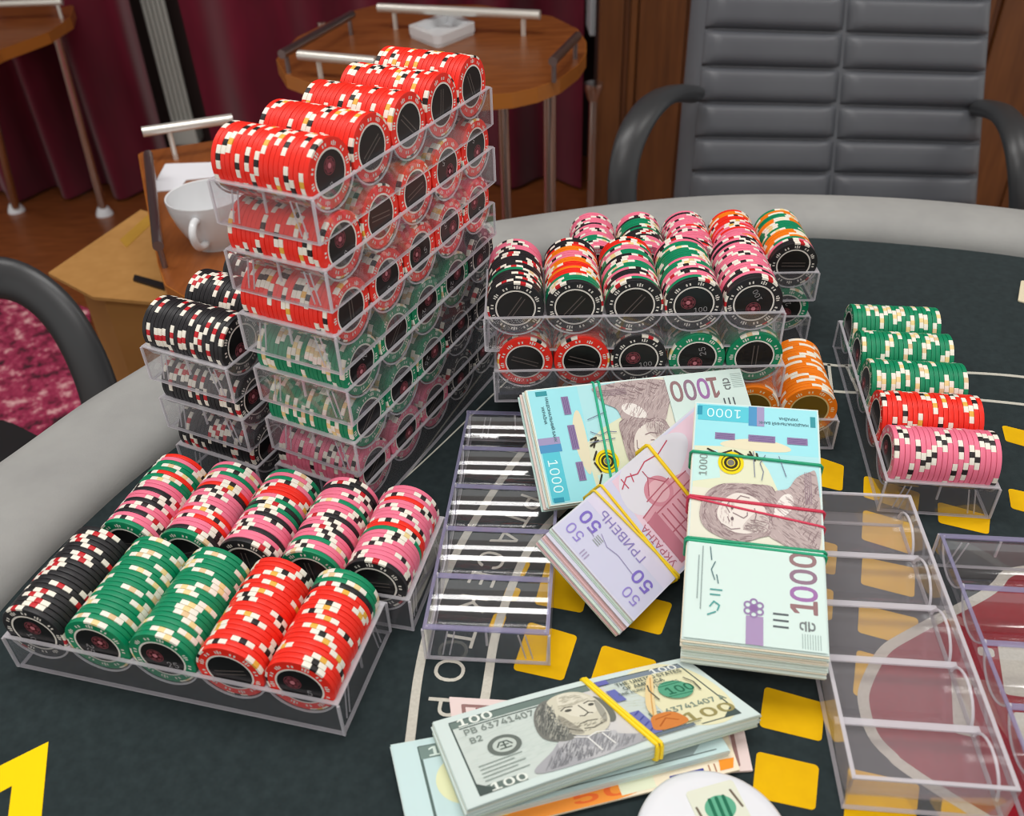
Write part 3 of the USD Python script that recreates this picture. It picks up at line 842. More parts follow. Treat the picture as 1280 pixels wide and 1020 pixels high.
def thousand(n):
    """front of a thousand hryvnia note, s 0..160 to its right, t 0..75 up"""
    n.rect('tint', 96, 159, .8, 74.2, (176, 226, 230))
    n.rect('tint', 124, 159, .8, 74.2, (158, 226, 234))
    n.poly('tint', [(86, 20), (112, 30), (128, 40), (126, 74), (84, 74)], (222, 226, 196))
    n.poly('tint', [(104, 58), (124, 60), (122, 74), (100, 74)], (196, 232, 226))
    n.rect('tint', 60, 96, 1, 74, (226, 226, 208))
    n.poly('tint', [(126, 20), (133, 26), (133, 48), (127, 56)], (226, 220, 190), 30)
    n.rect('denomination_panel', 146, 158, 42, 73, (92, 200, 216))
    n.text('denomination', '1000', 155.5, 46, 6.6, (214, 246, 246), 90, False, .94)
    n.rect('blue_panel', 144, 159, 37, 42, (82, 150, 196))
    n.rect('lilac_panel', 144, 159, 32.5, 37, (160, 152, 190))
    n.rect('margin_mark', 150, 157, 70.5, 73.5, (52, 150, 176))
    n.rect('margin_mark', 146, 154, 2, 5, (60, 150, 160))
    n.text('bank_name', 'УКРАЇНА', 152, 12, 1.9, (84, 120, 130), 90, True)
    n.text('bank_name', 'НАЦІОНАЛЬНИЙ БАНК', 148, 6, 1.9, (84, 120, 130), 90, True)
    for a, b in ((50, 62), (26, 42), (7, 19)):
        n.rect('lilac_mark', 132, 137, a, b, (140, 122, 162))
        n.strokes('mark_lines', [[(133.2 + k * 1.3, a + 1), (133.2 + k * 1.3, b - 1)] for k in range(3)], .35, (94, 76, 124))
    # gold rosette
    n.ell('gold_rosette', 115, 52, 8.2, 7.6, (236, 214, 20))
    n.ell('rosette_ring', 115, 52, 6.3, 5.8, (120, 104, 20), .86)
    n.ell('rosette_ring', 115, 52, 4.4, 4.1, (52, 48, 26), .62)
    n.ell('rosette_core', 115, 52, 2.2, 2.1, (120, 118, 112))
    n.strokes('ornament', [[(121, 60), (124, 66)], [(122, 42), (119, 36), (123, 37)], [(118, 38), (124, 41)], [(121, 58), (124, 52)], [(124, 50), (121, 45)]], 1.2, (60, 56, 44))
    n.text('side_number', '1000', 104, 66, 4.6, (140, 150, 146), 0)
    # portrait in profile, in pale brown engraving: hair, brow, beard, coat, all hatched
    hair, coat, face, dk, mid = (178, 162, 160), (184, 168, 166), (228, 222, 214), (142, 122, 124), (160, 142, 142)
    n.poly('portrait', [(60, 3), (105, 2), (113, 6), (108, 14), (100, 19), (97, 27), (88, 33), (77, 34), (67, 30), (60, 18)], coat, 60)
    n.poly('portrait_hair', [(66, 33), (72, 28), (96, 26), (101, 36), (100, 54), (93, 65), (80, 69), (68, 65), (62, 52), (62, 42)], hair, 60)
    n.poly('portrait_face', [(70, 36), (80, 31), (90, 36), (94, 46), (90, 54), (80, 59), (71, 55), (67, 46)], face, 50)
    n.poly('portrait_beard', [(68, 36), (72, 30), (80, 29), (82, 36), (76, 42), (70, 44)], (206, 196, 190), 40)
    n.poly('portrait_collar', [(80, 27), (92, 24), (96, 18), (90, 16), (82, 20)], (232, 228, 222), 30)
    H = sg.Polygon(loop([(66, 33), (72, 28), (96, 26), (101, 36), (100, 54), (93, 65), (80, 69), (68, 65), (62, 52), (62, 42)], 60)).difference(
        sg.Polygon(loop([(70, 36), (80, 31), (90, 36), (94, 46), (90, 54), (80, 59), (71, 55), (67, 46)], 50)))
    C = sg.Polygon(loop([(60, 3), (105, 2), (113, 6), (108, 14), (100, 19), (97, 27), (88, 33), (77, 34), (67, 30), (60, 18)], 60))
    n.hatch('portrait_hatching', H, 130, 4.6, 0, .4, mid, 4, (81, 46))
    n.hatch('portrait_hatching', H, 90, 3.4, 0, .4, (196, 180, 178), 5, (83, 44))
    n.hatch('portrait_hatching', H, 50, 4.0, 0, .5, dk, 6, (79, 47))
    n.hatch('portrait_hatching', C, 120, 5.0, 1.0, .36, mid, 7)
    n.hatch('portrait_hatching', C, 90, 4.4, .75, .4, (204, 188, 186), 8)
    n.hatch('portrait_hatching', [(60, 3), (105, 2), (100, 16), (70, 12)], 40, 4.6, -.4, .4, dk, 9)
    n.hatch('portrait_hatching', [(68, 33), (80, 31), (76, 40), (69, 46)], 30, 2.6, 1.4, .3, mid, 10)
    n.hatch('portrait_hatching', [(71, 50), (90, 48), (84, 58), (74, 57)], 26, 2.2, .1, .28, (190, 174, 172), 11)
    n.strokes('portrait_lines', [[(80, 52), (84, 54), (88, 52)], [(74, 52), (77, 53)], [(80, 50), (77, 44), (79, 42), (81, 42)], [(75, 38), (80, 37), (84, 38)], [(88, 49), (92, 46), (91, 41)], [(70, 46), (69, 51), (72, 56)]], .55, dk)
    n.ell('portrait_eye', 83.6, 50.6, 1.5, .8, (112, 96, 98))
    n.ell('portrait_eye', 76, 50.4, 1.2, .8, (112, 96, 98))
    n.hatch('portrait_hatching', [(68, 36), (72, 30), (80, 29), (82, 36), (76, 42), (70, 44)], 24, 3.0, 1.3, .34, mid, 12)
    n.strokes('signature', [[(104, 34), (110, 33), (116, 35), (122, 32)], [(106, 38), (124, 39)], [(108, 20), (122, 24)]], .5, (120, 128, 150))
    n.strokes('mark_lines', [[(112, 6 + k * 1.1), (90, 6 + k * 1.1)] for k in range(4)], .35, (150, 128, 140))
    # left, pale part
    n.rect('tint', .8, 60, .8, 74.2, (212, 232, 226))
    for k, ch in enumerate('1000'):
        v, f = text_tris(ch, 13.5, True)
        n.text('numeral', ch, 19.5 + (0 if k == 0 else 1.0) + k * 10.2 - (3.4 if k else 0), 5.2, 13.5, ((150, 116, 118), (160, 116, 170), (146, 120, 138), (150, 120, 122))[k], 0, True, .88)
    n.text('hryvnia_sign', '₴', 11, 6.5, 8.0, (120, 128, 128))
    n.strokes('mark_lines', [[(2, 4 + k * 1.3), (10, 4 + k * 1.3)] for k in range(8)], .4, (160, 180, 176))
    for k in range(3):
        n.rect('bar_mark', 12 + k * 3.6, 13.1 + k * 3.6, 20, 28, (92, 100, 104))
    n.rect('lilac_stripe', .8, 17, 33, 42, (168, 146, 184))
    for a in np.arange(6) * math.pi / 3:
        n.ell('blossom', 21.5 + 3.6 * math.cos(a), 38 + 3.6 * math.sin(a), 2.2, 2.2, (150, 128, 170), .55)
    n.ell('blossom', 21.5, 38, 2.0, 2.0, (140, 108, 160))
    n.strokes('mark_lines', [[(18, 66), (56, 66)], [(24, 68), (50, 68)]], .6, (150, 166, 164))
    n.strokes('signature', [[(48, 61), (56, 62)], [(36, 59), (42, 61), (47, 59)], [(34, 57), (39, 58)]], .6, (90, 120, 124))
    n.strokes('signature', [[(30, 61), (30, 55)], [(27, 61), (27, 56)], [(20, 61), (23, 59), (21, 56), (18, 57)], [(15, 62), (17, 58)]], .8, (84, 160, 156))

def fifty(n):
    """back of a fifty hryvnia note, s 0..140, t 0..72"""
    n.rect('tint', 1, 139, 1, 71, (206, 208, 230))
    n.poly('tint', [(44, 2), (138, 2), (138, 70), (52, 70)], (228, 200, 214))
    n.poly('tint', [(56, 40), (110, 52), (108, 70), (60, 70)], (218, 218, 226), 40)
    n.rect('tint', 30, 44, 1, 71, (216, 212, 232))
    # building with dome and columns
    pk, dk = (214, 160, 172), (176, 96, 112)
    n.poly('building', [(52, 4), (100, 4), (100, 44), (84, 48), (76, 44), (52, 40)], pk)
    n.ell('dome', 74, 46, 11, 10, (206, 140, 154))
    n.ell('dome', 74, 46, 8, 7.4, (222, 176, 184))
    n.strokes('building_lines', [[(54 + k * 5.4, 8), (54 + k * 5.4, 34)] for k in range(9)], 1.1, dk)
    n.strokes('building_lines', [[(52, 6), (100, 6)], [(52, 36), (100, 38)], [(52, 21), (100, 22)], [(52, 40), (76, 44), (100, 44)], [(66, 48), (74, 57), (82, 48)], [(74, 57), (74, 62)], [(62, 46), (86, 48)]], .8, dk)
    n.poly('building_shade', [(52, 4), (62, 4), (62, 38), (52, 36)], (190, 120, 136))
    n.strokes('signature', [[(54, 62), (62, 66), (70, 63), (80, 66), (92, 64), (104, 67)], [(58, 60), (58, 67)], [(64, 61), (66, 66)]], .8, (190, 80, 100))
    n.text('bank_name', 'УКРАЇНА', 50, 6, 5.0, (178, 104, 124), 90)
    # left end in lilac
    n.text('numeral', '50', 26, 52, 8.6, (128, 112, 196), 90, True)
    n.text('numeral', '50', 26, 5, 8.6, (128, 112, 196), 90, True)
    n.text('numeral', '50', 13, 55, 7.2, (150, 136, 208), 90)
    n.text('numeral', '50', 13, 5, 7.2, (150, 136, 208), 90)
    n.text('denomination', 'ГРИВЕНЬ', 35, 21, 6.2, (142, 132, 190), 90)
    n.strokes('bar_mark', [[(2.4, 46 + k * 2), (6.4, 46 + k * 2)] for k in range(3)], .7, (170, 160, 190))
    n.strokes('signature', [[(20, 20), (21, 34), (19, 42), (22, 50)], [(17, 52), (18, 58)]], .45, (150, 140, 180))
    n.strokes('mark_lines', [[(15 + k * 1.5, 46), (15 + k * 1.5, 51)] for k in range(4)], .5, (150, 160, 150))

def hundred(n):
    """front of a hundred dollar note, s 0..156, t 0..66"""
    ink, mid, pale = (74, 88, 84), (122, 138, 132), (222, 228, 216)
    n.rect('margin', .5, 155.5, .5, 65.5, (206, 222, 218))
    n.rect('field', 8, 148, 5, 61, (200, 212, 206))
    n.poly('tint', [(60, 6), (96, 6), (98, 60), (58, 60)], (206, 206, 204))
    n.hatch('field_guilloche', sg.box(9, 11, 58, 56), 160, 7, .15, .25, (192, 206, 199), 31)
    n.hatch('field_guilloche', sg.box(100, 8, 147, 56), 120, 6, -.3, .25, (196, 204, 180), 32)
    n.poly('tint', [(118, 10), (147, 8), (147, 59), (112, 59), (114, 34)], (224, 222, 184), 40)
    n.strokes('frame', [[(8, 5.5), (8, 60.5)], [(8, 5.5), (30, 5.5)], [(126, 5.5), (148, 5.5), (148, 60.5)]], .9, ink)
    n.rect('frame_bar', 8, 90, 56, 61, (110, 128, 122))
    n.rect('frame_bar', 96, 148, 57, 61, (124, 138, 150))
    n.strokes('frame', [[(8, 61.3), (148, 61.3)], [(12, 54.6), (60, 54.6)]], .7, ink)
    n.rect('frame_bar', 8, 32, 5, 10.5, (104, 120, 114))
    n.poly('frame_corner', [(8, 5), (18, 5), (8, 14)], ink)
    n.poly('frame_corner', [(148, 5), (148, 14), (138, 5)], ink)
    n.text('numeral', '100', 11, 56.4, 5.4, (226, 234, 226), 0, True, 1.5)
    n.text('numeral', '100', 13, 5.6, 5.0, (226, 234, 226), 0, True, 1.5)
    n.text('numeral', '100', 128, 57.0, 4.4, (226, 232, 226), 0, True, 1.5)
    n.text('numeral', '100', 119, 9.5, 7.6, (150, 142, 92), 0, True, 1.5)
    n.text('serial_number', 'PB 63741407 A', 13, 48.6, 4.4, (126, 138, 132), 0, True)
    n.text('serial_number', 'B2', 14, 41.5, 4.2, (126, 138, 132), 0, True)
    n.text('serial_number', 'PB 63741407 A', 106, 20.5, 4.2, (122, 140, 128), 0, True)
    n.ell('seal', 30, 33.5, 9.0, 7.6, (104, 114, 108))
    n.ell('seal', 30, 33.5, 6.3, 5.2, (190, 202, 194))
    n.strokes('seal_lines', [[(26, 33), (28, 36), (32, 36), (34, 33)], [(27, 31), (33, 31)], [(30, 36), (30, 31)], [(28, 33.5), (32, 33.5)]], .9, (80, 92, 86))
    n.strokes('mark_lines', [[(13, 24 - k * 2.7), (36 - (k % 2) * 5, 25 - k * 2.7)] for k in range(5)], .6, (136, 150, 144))
    # portrait: long hair, coat, high forehead
    n.poly('portrait', [(40, 5.5), (94, 5.5), (94, 12), (84, 18), (78, 24), (58, 24), (48, 17)], (166, 168, 172), 50)
    n.poly('portrait_coat', [(54, 20), (62, 24), (70, 12), (84, 20), (80, 8), (62, 6)], (186, 188, 190), 30)
    n.poly('portrait_hair', [(52, 26), (60, 22), (66, 26), (64, 40), (66, 54), (62, 57), (55, 52), (50, 42), (49, 32)], (120, 122, 116), 40)
    n.poly('portrait_hair', [(86, 28), (91, 30), (92, 42), (89, 50), (86, 44)], (108, 112, 106), 30)
    n.poly('portrait_face', [(62, 30), (68, 23), (78, 21), (86, 27), (89, 38), (88, 50), (82, 57.5), (72, 59), (63, 55), (60, 44)], (206, 204, 184), 50)
    n.poly('portrait_face', [(70, 40), (84, 38), (86, 50), (80, 57), (70, 57)], (216, 214, 196), 40)
    n.poly('portrait_shade', [(62, 30), (70, 24), (68, 34), (64, 42)], (164, 162, 148), 30)
    n.poly('portrait_shade', [(84, 28), (88, 36), (88, 47), (85, 40)], (158, 158, 146), 30)
    n.strokes('portrait_lines', [[(67, 45.5), (70, 47.3), (74, 46.5)], [(81, 46.5), (84, 47.5), (87, 46)], [(77.5, 46), (79.5, 38.5), (76.5, 36.8), (74.4, 37.6)], [(79.5, 38.5), (81.5, 37.4)],
                                 [(71.5, 31.6), (76, 32.4), (81, 31.4)], [(72, 27.2), (77, 26), (82, 28)], [(62, 33), (66, 29), (70, 26)]], .75, (92, 92, 82))
    n.ell('eye', 70.6, 44.2, 2.0, 1.1, (84, 84, 76))
    n.ell('eye', 84, 44.2, 1.7, 1.1, (84, 84, 76))
    n.strokes('portrait_lines', [[(54 + .5 * k, 25 + k * 2.6), (57 + k * .6, 28 + k * 2.6), (60 + k * .4, 26 + k * 2.7)] for k in range(10)], .55, (84, 88, 84))
    n.hatch('portrait_hatching', [(41, 6), (93, 6), (92, 12), (84, 17), (78, 21), (60, 22), (49, 16)], 150, 5.0, .9, .36, (138, 140, 144), 21)
    n.hatch('portrait_hatching', [(41, 6), (70, 6), (60, 21), (49, 16)], 40, 4.6, 1.0, .4, (118, 120, 124), 22)
    n.hatch('portrait_hatching', [(53, 26), (60, 23), (65, 27), (63, 40), (65, 53), (62, 56), (55, 51), (51, 42), (50, 33)], 90, 3.6, 1.15, .4, (96, 100, 96), 23)
    n.hatch('portrait_hatching', [(53, 26), (60, 23), (65, 27), (63, 40), (65, 53), (62, 56), (55, 51), (51, 42), (50, 33)], 70, 3.2, 1.0, .4, (160, 162, 152), 24)
    n.hatch('portrait_hatching', [(62, 31), (70, 24), (86, 28), (88, 36), (80, 30), (68, 34), (64, 44)], 60, 2.4, .3, .28, (146, 144, 130), 25)
    n.hatch('portrait_hatching', [(66, 47), (86, 48), (82, 56), (70, 57)], 40, 4.0, .05, .24, (186, 184, 166), 26)
    n.strokes('portrait_lines', [[(64, 23), (70, 20), (76, 22), (82, 20)], [(70, 20), (72, 8)], [(78, 20), (80, 10)]], .8, (228, 230, 226))
    # right half: ribbon, lettering, quill, inkwell, bell seal
    n.poly('blue_ribbon', [(99.5, 8), (105, 8), (103.5, 29), (98, 29)], (112, 118, 178))
    n.poly('blue_ribbon', [(97.5, 40), (103, 40), (102, 51), (96.5, 51)], (104, 112, 178))
    n.rect('blue_ribbon', 95, 102, 57, 61, (104, 106, 176))
    n.strokes('ribbon_mark', [[(100 - k * .1, 11 + k * 5), (103 - k * .1, 13 + k * 5)] for k in range(4)], .9, (70, 78, 148))
    n.text('lettering', 'THE UNITED STATES', 104, 52.4, 2.9, ink, 0, True)
    n.text('lettering', 'OF AMERICA', 106, 48.0, 2.9, ink, 0, True)
    n.text('lettering', 'ONE HUNDRED DOLLARS', 101, 44.2, 2.2, (96, 110, 106), 0, True)
    n.poly('quill', [(108, 20), (111, 24), (118, 38), (127, 54), (123, 53), (114, 40), (108, 28)], (226, 204, 152), 40)
    n.strokes('quill_line', [[(106, 18), (114, 34), (125, 53)]], .7, (206, 160, 92))
    n.poly('inkwell', [(104, 9), (119, 9), (121, 15), (117, 21), (107, 21), (103, 15)], (206, 128, 62), 30)
    n.strokes('inkwell_line', [[(106, 12), (112, 17), (117, 13)], [(107, 18), (116, 19)]], .7, (168, 88, 34))
    n.ell('green_seal', 131, 38, 9.2, 8.6, (86, 160, 128))
    n.text('seal_number', '100', 124.5, 34.6, 6.4, (38, 104, 78), 0, True, 1.0)
    n.strokes('seal_lines', [[(124, 43), (138, 43.5)], [(124, 33), (138, 32.6)], [(127, 45.2), (135, 45.4)]], .7, (46, 116, 88))
    n.strokes('bracket', [[(119.5, 47), (117.6, 42), (118, 33)], [(141.6, 46.6), (144, 41), (143, 33)]], .9, (96, 96, 84))
    n.rect('frame_bar', 100, 122, 5.2, 7.2, (108, 122, 132))
    n.strokes('frame', [[(94, 7.4), (126, 7.4)]], .5, ink)

def build_notes():
    V = np.array
    # hundred dollar bundle in front, with the loose notes below it
    U3c = [at(574, 985, 1.6), at(941, 963, 1.6), at(926, 893, 1.6), at(562, 871, 1.6)]
    n = Note('brown_banknote', 'pinkish brown banknote lying lowest under the dollar bundles', 'banknote', 156, 62, U3c, 1.2, 2, [(226, 210, 204), (230, 212, 208)], fan=.3)
    n.strokes('frame', [[(7, 6), (149, 6), (149, 56), (7, 56), (7, 6)]], 2.2, (150, 116, 112))
    n.text('numeral', '50', 12, 48, 6.5, (150, 70, 78), 0, True, 1.3)
    n.text('numeral', '0', 30, 48, 6.5, (176, 110, 112), 0, True)
    n.rect('tint', 138, 146, 14, 44, (206, 186, 178))
    n.poly('tint', [(50, 57), (86, 57), (70, 61.5)], (232, 230, 170))
    # euro note
    U2c = [at(585, 1045, 3.4), at(925, 962, 3.4), at(905, 905, 3.4), at(560, 985, 3.4)]
    n = Note('euro_banknote', 'orange fifty euro banknote sticking out under the dollar bundles', 'banknote', 140, 60, U2c, 1.2, 2, [(240, 226, 196), (242, 230, 204)], fan=.3)
    n.poly('tint', [(2, 2), (60, 2), (50, 40), (2, 40)], (244, 190, 92), 30)
    n.poly('tint', [(20, 2), (84, 2), (70, 20), (30, 16)], (240, 150, 60), 30)
    n.text('numeral', '50', 52, 5, 14, (232, 108, 48), 0, True, 1.3)
    n.rect('tint', 78, 96, 3, 20, (226, 232, 204))
    n.rect('hologram', 104, 122, 5, 12, (56, 64, 150))
    n.poly('orange_patch', [(130, 4), (137, 4), (139, 16), (131, 17)], (240, 150, 44))
    n.strokes('mark_lines', [[(125, 4), (125, 14)], [(128, 4), (128, 14)]], .7, (170, 120, 90))
    # loose stack of dollar notes beneath
    U1c = [at(512, 1043, 8.5), at(912, 938, 8.5), at(866, 862, 8.5), at(488, 931, 8.5)]
    n = Note('dollar_bundle', 'lower stack of pale hundred dollar notes under the banded dollar bundle', 'banknotes', 156, 66, U1c, 5.0, 6, [(206, 222, 220), (196, 210, 204), (212, 222, 214), (200, 224, 222)], fan=.8)
    n.rect('margin', .5, 155, .5, 65, (198, 224, 224))
    n.strokes('frame', [[(13, 6), (13, 60), (40, 60)]], 1.4, (90, 110, 106))
    n.rect('frame_bar', 13, 40, 50, 60, (120, 142, 136))
    n.text('numeral', '10', 16, 51.5, 7.0, (214, 230, 222), 0, True, 1.2)
    n.ell('tint', 32, 29, 15, 19, (228, 232, 188))
    n.poly('frame_corner', [(118, 5), (138, 4), (144, 12), (136, 16), (126, 10)], (150, 168, 168))
    n.strokes('frame', [[(60, 4), (150, 4)]], 1.0, (110, 126, 124))
    UScor = [at(584.6, 1012, 23), at(951, 893, 19), at(855, 822, 19), at(541, 902.6, 19)]
    n = Note('dollar_bundle', 'hundred dollar bundle with a grey portrait, held by a yellow rubber band', 'banknotes', 156, 66.3, UScor, 9.5, 11,
             [(206, 220, 214), (190, 204, 190), (214, 220, 208), (196, 212, 206), (206, 222, 218)], sag=2.5, fan=.7)
    hundred(n)
    n.band('rubber_band', 97, -6, (250, 214, 8), 1.25)
    n.band('rubber_band', 99.5, -7, (252, 218, 24), 1.1)
    # rear thousand hryvnia bundle (text upside down to the camera)
    TL, TR, BL = at(657, 488, 80), at(925, 460, 66), at(688, 633, 36)
    BR = TR + (BL - TL)
    n = Note('hryvnia_bundle', 'rear bundle of thousand hryvnia notes leaning on the centre stack, green rubber bands', 'banknotes', 160, 75, [TR, TL, BL, BR], 12, 14,
             [(232, 214, 206), (226, 216, 190), (206, 232, 226), (236, 210, 196), (222, 236, 230)], flare=(2.2, .6), fan=.8, group='hryvnia bundles')
    thousand(n)
    n.band('rubber_band', 108, 3, (18, 170, 124), .9)
    n.band('rubber_band', 112, 4, (30, 176, 134), .8)
    # fifty hryvnia bundle
    c = [(65.6, 340, 15), (163, 438, 24), (122, 480, 62), (20.8, 377.5, 55)]
    n = Note('hryvnia_bundle', 'bundle of lilac fifty hryvnia notes with two yellow rubber bands, between the thousand bundles', 'banknotes', 140, 72, c, 14, 15,
             [(236, 214, 196), (228, 190, 190), (206, 226, 214), (238, 224, 190), (186, 220, 216), (232, 206, 206), (216, 216, 232)], flare=(-9, -1.5), fan=.7, group='hryvnia bundles')
    fifty(n)
    n.band('rubber_band', 42, 2, (248, 212, 24), .9)
    n.band('rubber_band', 44, -6, (246, 216, 60), .8)
    n.band('rubber_band', 88, 2, (250, 212, 8), 1.2)
    # front thousand hryvnia bundle
    c = [(158.5, 291.0, 41), (190, 443, 84), (117, 459, 82), (85.5, 307.5, 38.5)]
    n = Note('hryvnia_bundle', 'large front bundle of thousand hryvnia notes with green and red rubber bands', 'banknotes', 160, 75, c, 17, 18,
             [(232, 224, 206), (214, 226, 218), (206, 214, 210), (236, 226, 204), (212, 230, 226)], flare=(-5.5, -1.0), fan=.9, group='hryvnia bundles')
    thousand(n)
    n.band('rubber_band', 118, 3, (10, 158, 112), .95, label='green rubber band')
    n.band('rubber_band', 86, 3, (206, 44, 76), 1.0, label='red rubber band')
    n.band('rubber_band', 76, 12, (212, 52, 84), .7, label='red rubber band')
    n.band('rubber_band', 60, 1, (14, 156, 112), .9, label='green rubber band')
    n.band('rubber_band', 57.5, 2, (20, 166, 122), .9, label='green rubber band')

def build_small():
    # white disc at the bottom edge with a scrap print
    c = at(893, 1050, 9)
    d = thing('white_disc', 'round white plastic disc with a small green print by the lower picture border', 'disc', origin=(c[0], c[1], 0))
    R = 37.0
    obj('body', lathe([(0, 0), (R - 3, 0), (R - .5, 1.5), (R, 4), (R - .6, 7), (R - 2.5, 8.6), (R - 6, 8.8), (0, 9.4)], 64, (c[0], c[1], 0)), mat('white_plastic', (226, 229, 234), 0.35), d, smooth=50)
    s = at(897, 1008, 9.5)[:2]
    z = 9.5
    def dec(name, poly, col, k):
        obj(name, prism(poly, z - .6, z + .03 * k), flat(col), d)
    from shapely import affinity
    R2 = lambda g: affinity.rotate(g, 14, origin=tuple(s))
    dec('scrap', R2(sg.box(s[0] - 10, s[1] - 12, s[0] + 11, s[1] + 9).buffer(2)), (220, 224, 206), 1)
    dec('green_print', R2(affinity.scale(sg.Point(s[0] + 1, s[1] - 1).buffer(7), 1.1, .9)), (96, 172, 140), 2)
    g = unary_union([sg.LineString([(s[0] - 3 + k * 3.6, s[1] - 6), (s[0] - 2.4 + k * 3.6, s[1] + 4)]).buffer(.9) for k in range(3)])
    dec('print_mark', R2(g), (34, 110, 82), 3)
    g = unary_union([sg.LineString([(s[0] - 9, s[1] - 8), (s[0] - 10, s[1] + 2)]).buffer(.6), sg.LineString([(s[0] + 9.5, s[1] + 6), (s[0] + 11.5, s[1] - 3)]).buffer(.6)])
    dec('print_mark', R2(g), (110, 100, 84), 3)
    # cream card at the far right
    a = [at(1276, 352), at(1330, 356), at(1330, 392), at(1272, 377)]
    obj('cream_card', prism(rounded(a, 2), 0.05, 1.2), mat('cream_card_paper', (226, 216, 186), 0.6), label='cream card corner on the felt at the right picture border', category='card')

def build_clear_tray():
    """the larger clear tray with low ridges beside the front bundle"""
    x, y, yaw = 204.0, 328.0, -97.0
    Wt, Lt, H, t = 203.0, 76.0, 27.0, 2.0
    tr = thing('clear_tray', 'empty clear acrylic tray, reflection haze in its colour, low ridges, right of front banknote bundle', 'tray', origin=(x, y, 0.25))
    a = math.radians(yaw)
    R = np.array([[math.cos(a), math.sin(a), 0], [-math.sin(a), math.cos(a), 0], [0, 0, 1]])
    def add(name, m, mt, smooth=False):
        v = np.asarray(m.vertices) @ R + np.array([x, y, 0.25])
        obj(name, trimesh.Trimesh(v, m.faces, process=False), mt, tr, smooth=smooth)
    sec = []
    for i in range(5):
        c = (i - 2) * PITCH
        u = np.linspace(-20, 20, 15)
        z = 2.5 + 7.5 * (np.abs(u) / 20) ** 3
        sec.append(sg.Polygon([(c + p, q + 1.6) for p, q in zip(u, z)] + [(c + p, q) for p, q in zip(u[::-1], z[::-1])]).buffer(.01))
    m = prism(unary_union(sec).intersection(sg.box(-Wt / 2 + t, 0, Wt / 2 - t, 40)), -Lt / 2 + t, Lt / 2 - t)
    v = np.asarray(m.vertices)
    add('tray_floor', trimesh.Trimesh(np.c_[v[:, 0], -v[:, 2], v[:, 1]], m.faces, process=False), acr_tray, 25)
    for i in (-1, 0, 1, 2):
        c = (i - .5) * PITCH
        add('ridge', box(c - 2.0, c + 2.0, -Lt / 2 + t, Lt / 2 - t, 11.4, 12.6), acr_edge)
    for s in (-1, 1):
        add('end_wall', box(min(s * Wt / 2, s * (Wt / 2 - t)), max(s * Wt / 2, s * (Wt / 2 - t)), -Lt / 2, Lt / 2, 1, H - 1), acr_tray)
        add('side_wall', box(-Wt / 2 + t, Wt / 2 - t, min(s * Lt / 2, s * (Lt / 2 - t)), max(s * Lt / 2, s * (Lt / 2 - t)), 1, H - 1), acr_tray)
    for z0, z1 in ((H - 1, H), (0, 1)):
        e = [box(-Wt / 2, Wt / 2, s * (Lt / 2 - t / 2) - t / 2, s * (Lt / 2 - t / 2) + t / 2, z0, z1) for s in (-1, 1)]
        e += [box(s * (Wt / 2 - t / 2) - t / 2, s * (Wt / 2 - t / 2) + t / 2, -Lt / 2 + t, Lt / 2 - t, z0, z1) for s in (-1, 1)]
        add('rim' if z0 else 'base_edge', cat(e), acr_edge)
    g = []
    for i in range(5):                            # curved ends of the channels against the right wall
        c = (i - 2) * PITCH
        pts = [(c + 17.5 * math.cos(b), Lt / 2 - t - 3.2, 9 + 15 * math.sin(b)) for b in np.linspace(.1, math.pi - .1, 14)]
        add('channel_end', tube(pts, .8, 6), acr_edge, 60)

# ------------------------------------------------------------------ background furniture
def chrome():
    return mat('chrome', (214, 208, 204), 0.16, 0.5, metallic=1.0)

def rail(parent, p0, p1, zt, r=8, posts=(0.12, 0.88), white=False, zfoot=None):
    m = mat('pale_metal', (226, 224, 216), 0.25, 0.5, metallic=.55) if white else mat('steel_tube', (150, 140, 140), 0.25, 0.5, metallic=.9)
    a, b = np.array([*p0[:2], zt]), np.array([*p1[:2], zt])
    rp = obj('rail', tube([a, b], r, 14), m, parent)
    for q in posts:
        c = a + (b - a) * q
        obj('rail_post', tube([(c[0], c[1], zfoot), (c[0], c[1], zt)], r * .55, 12), m, rp)

def top_slab(parent, poly, z, th, wood, edge):
    p = sg.Polygon([(q[0], q[1]) for q in poly]).buffer(-14).buffer(14, 8)
    obj('table_top', prism(p.buffer(-1.2), z - th + 1, z), wood, parent)
    obj('edge_band', prism(p.difference(p.buffer(-1.2)), z - th, z - .4), edge, parent)

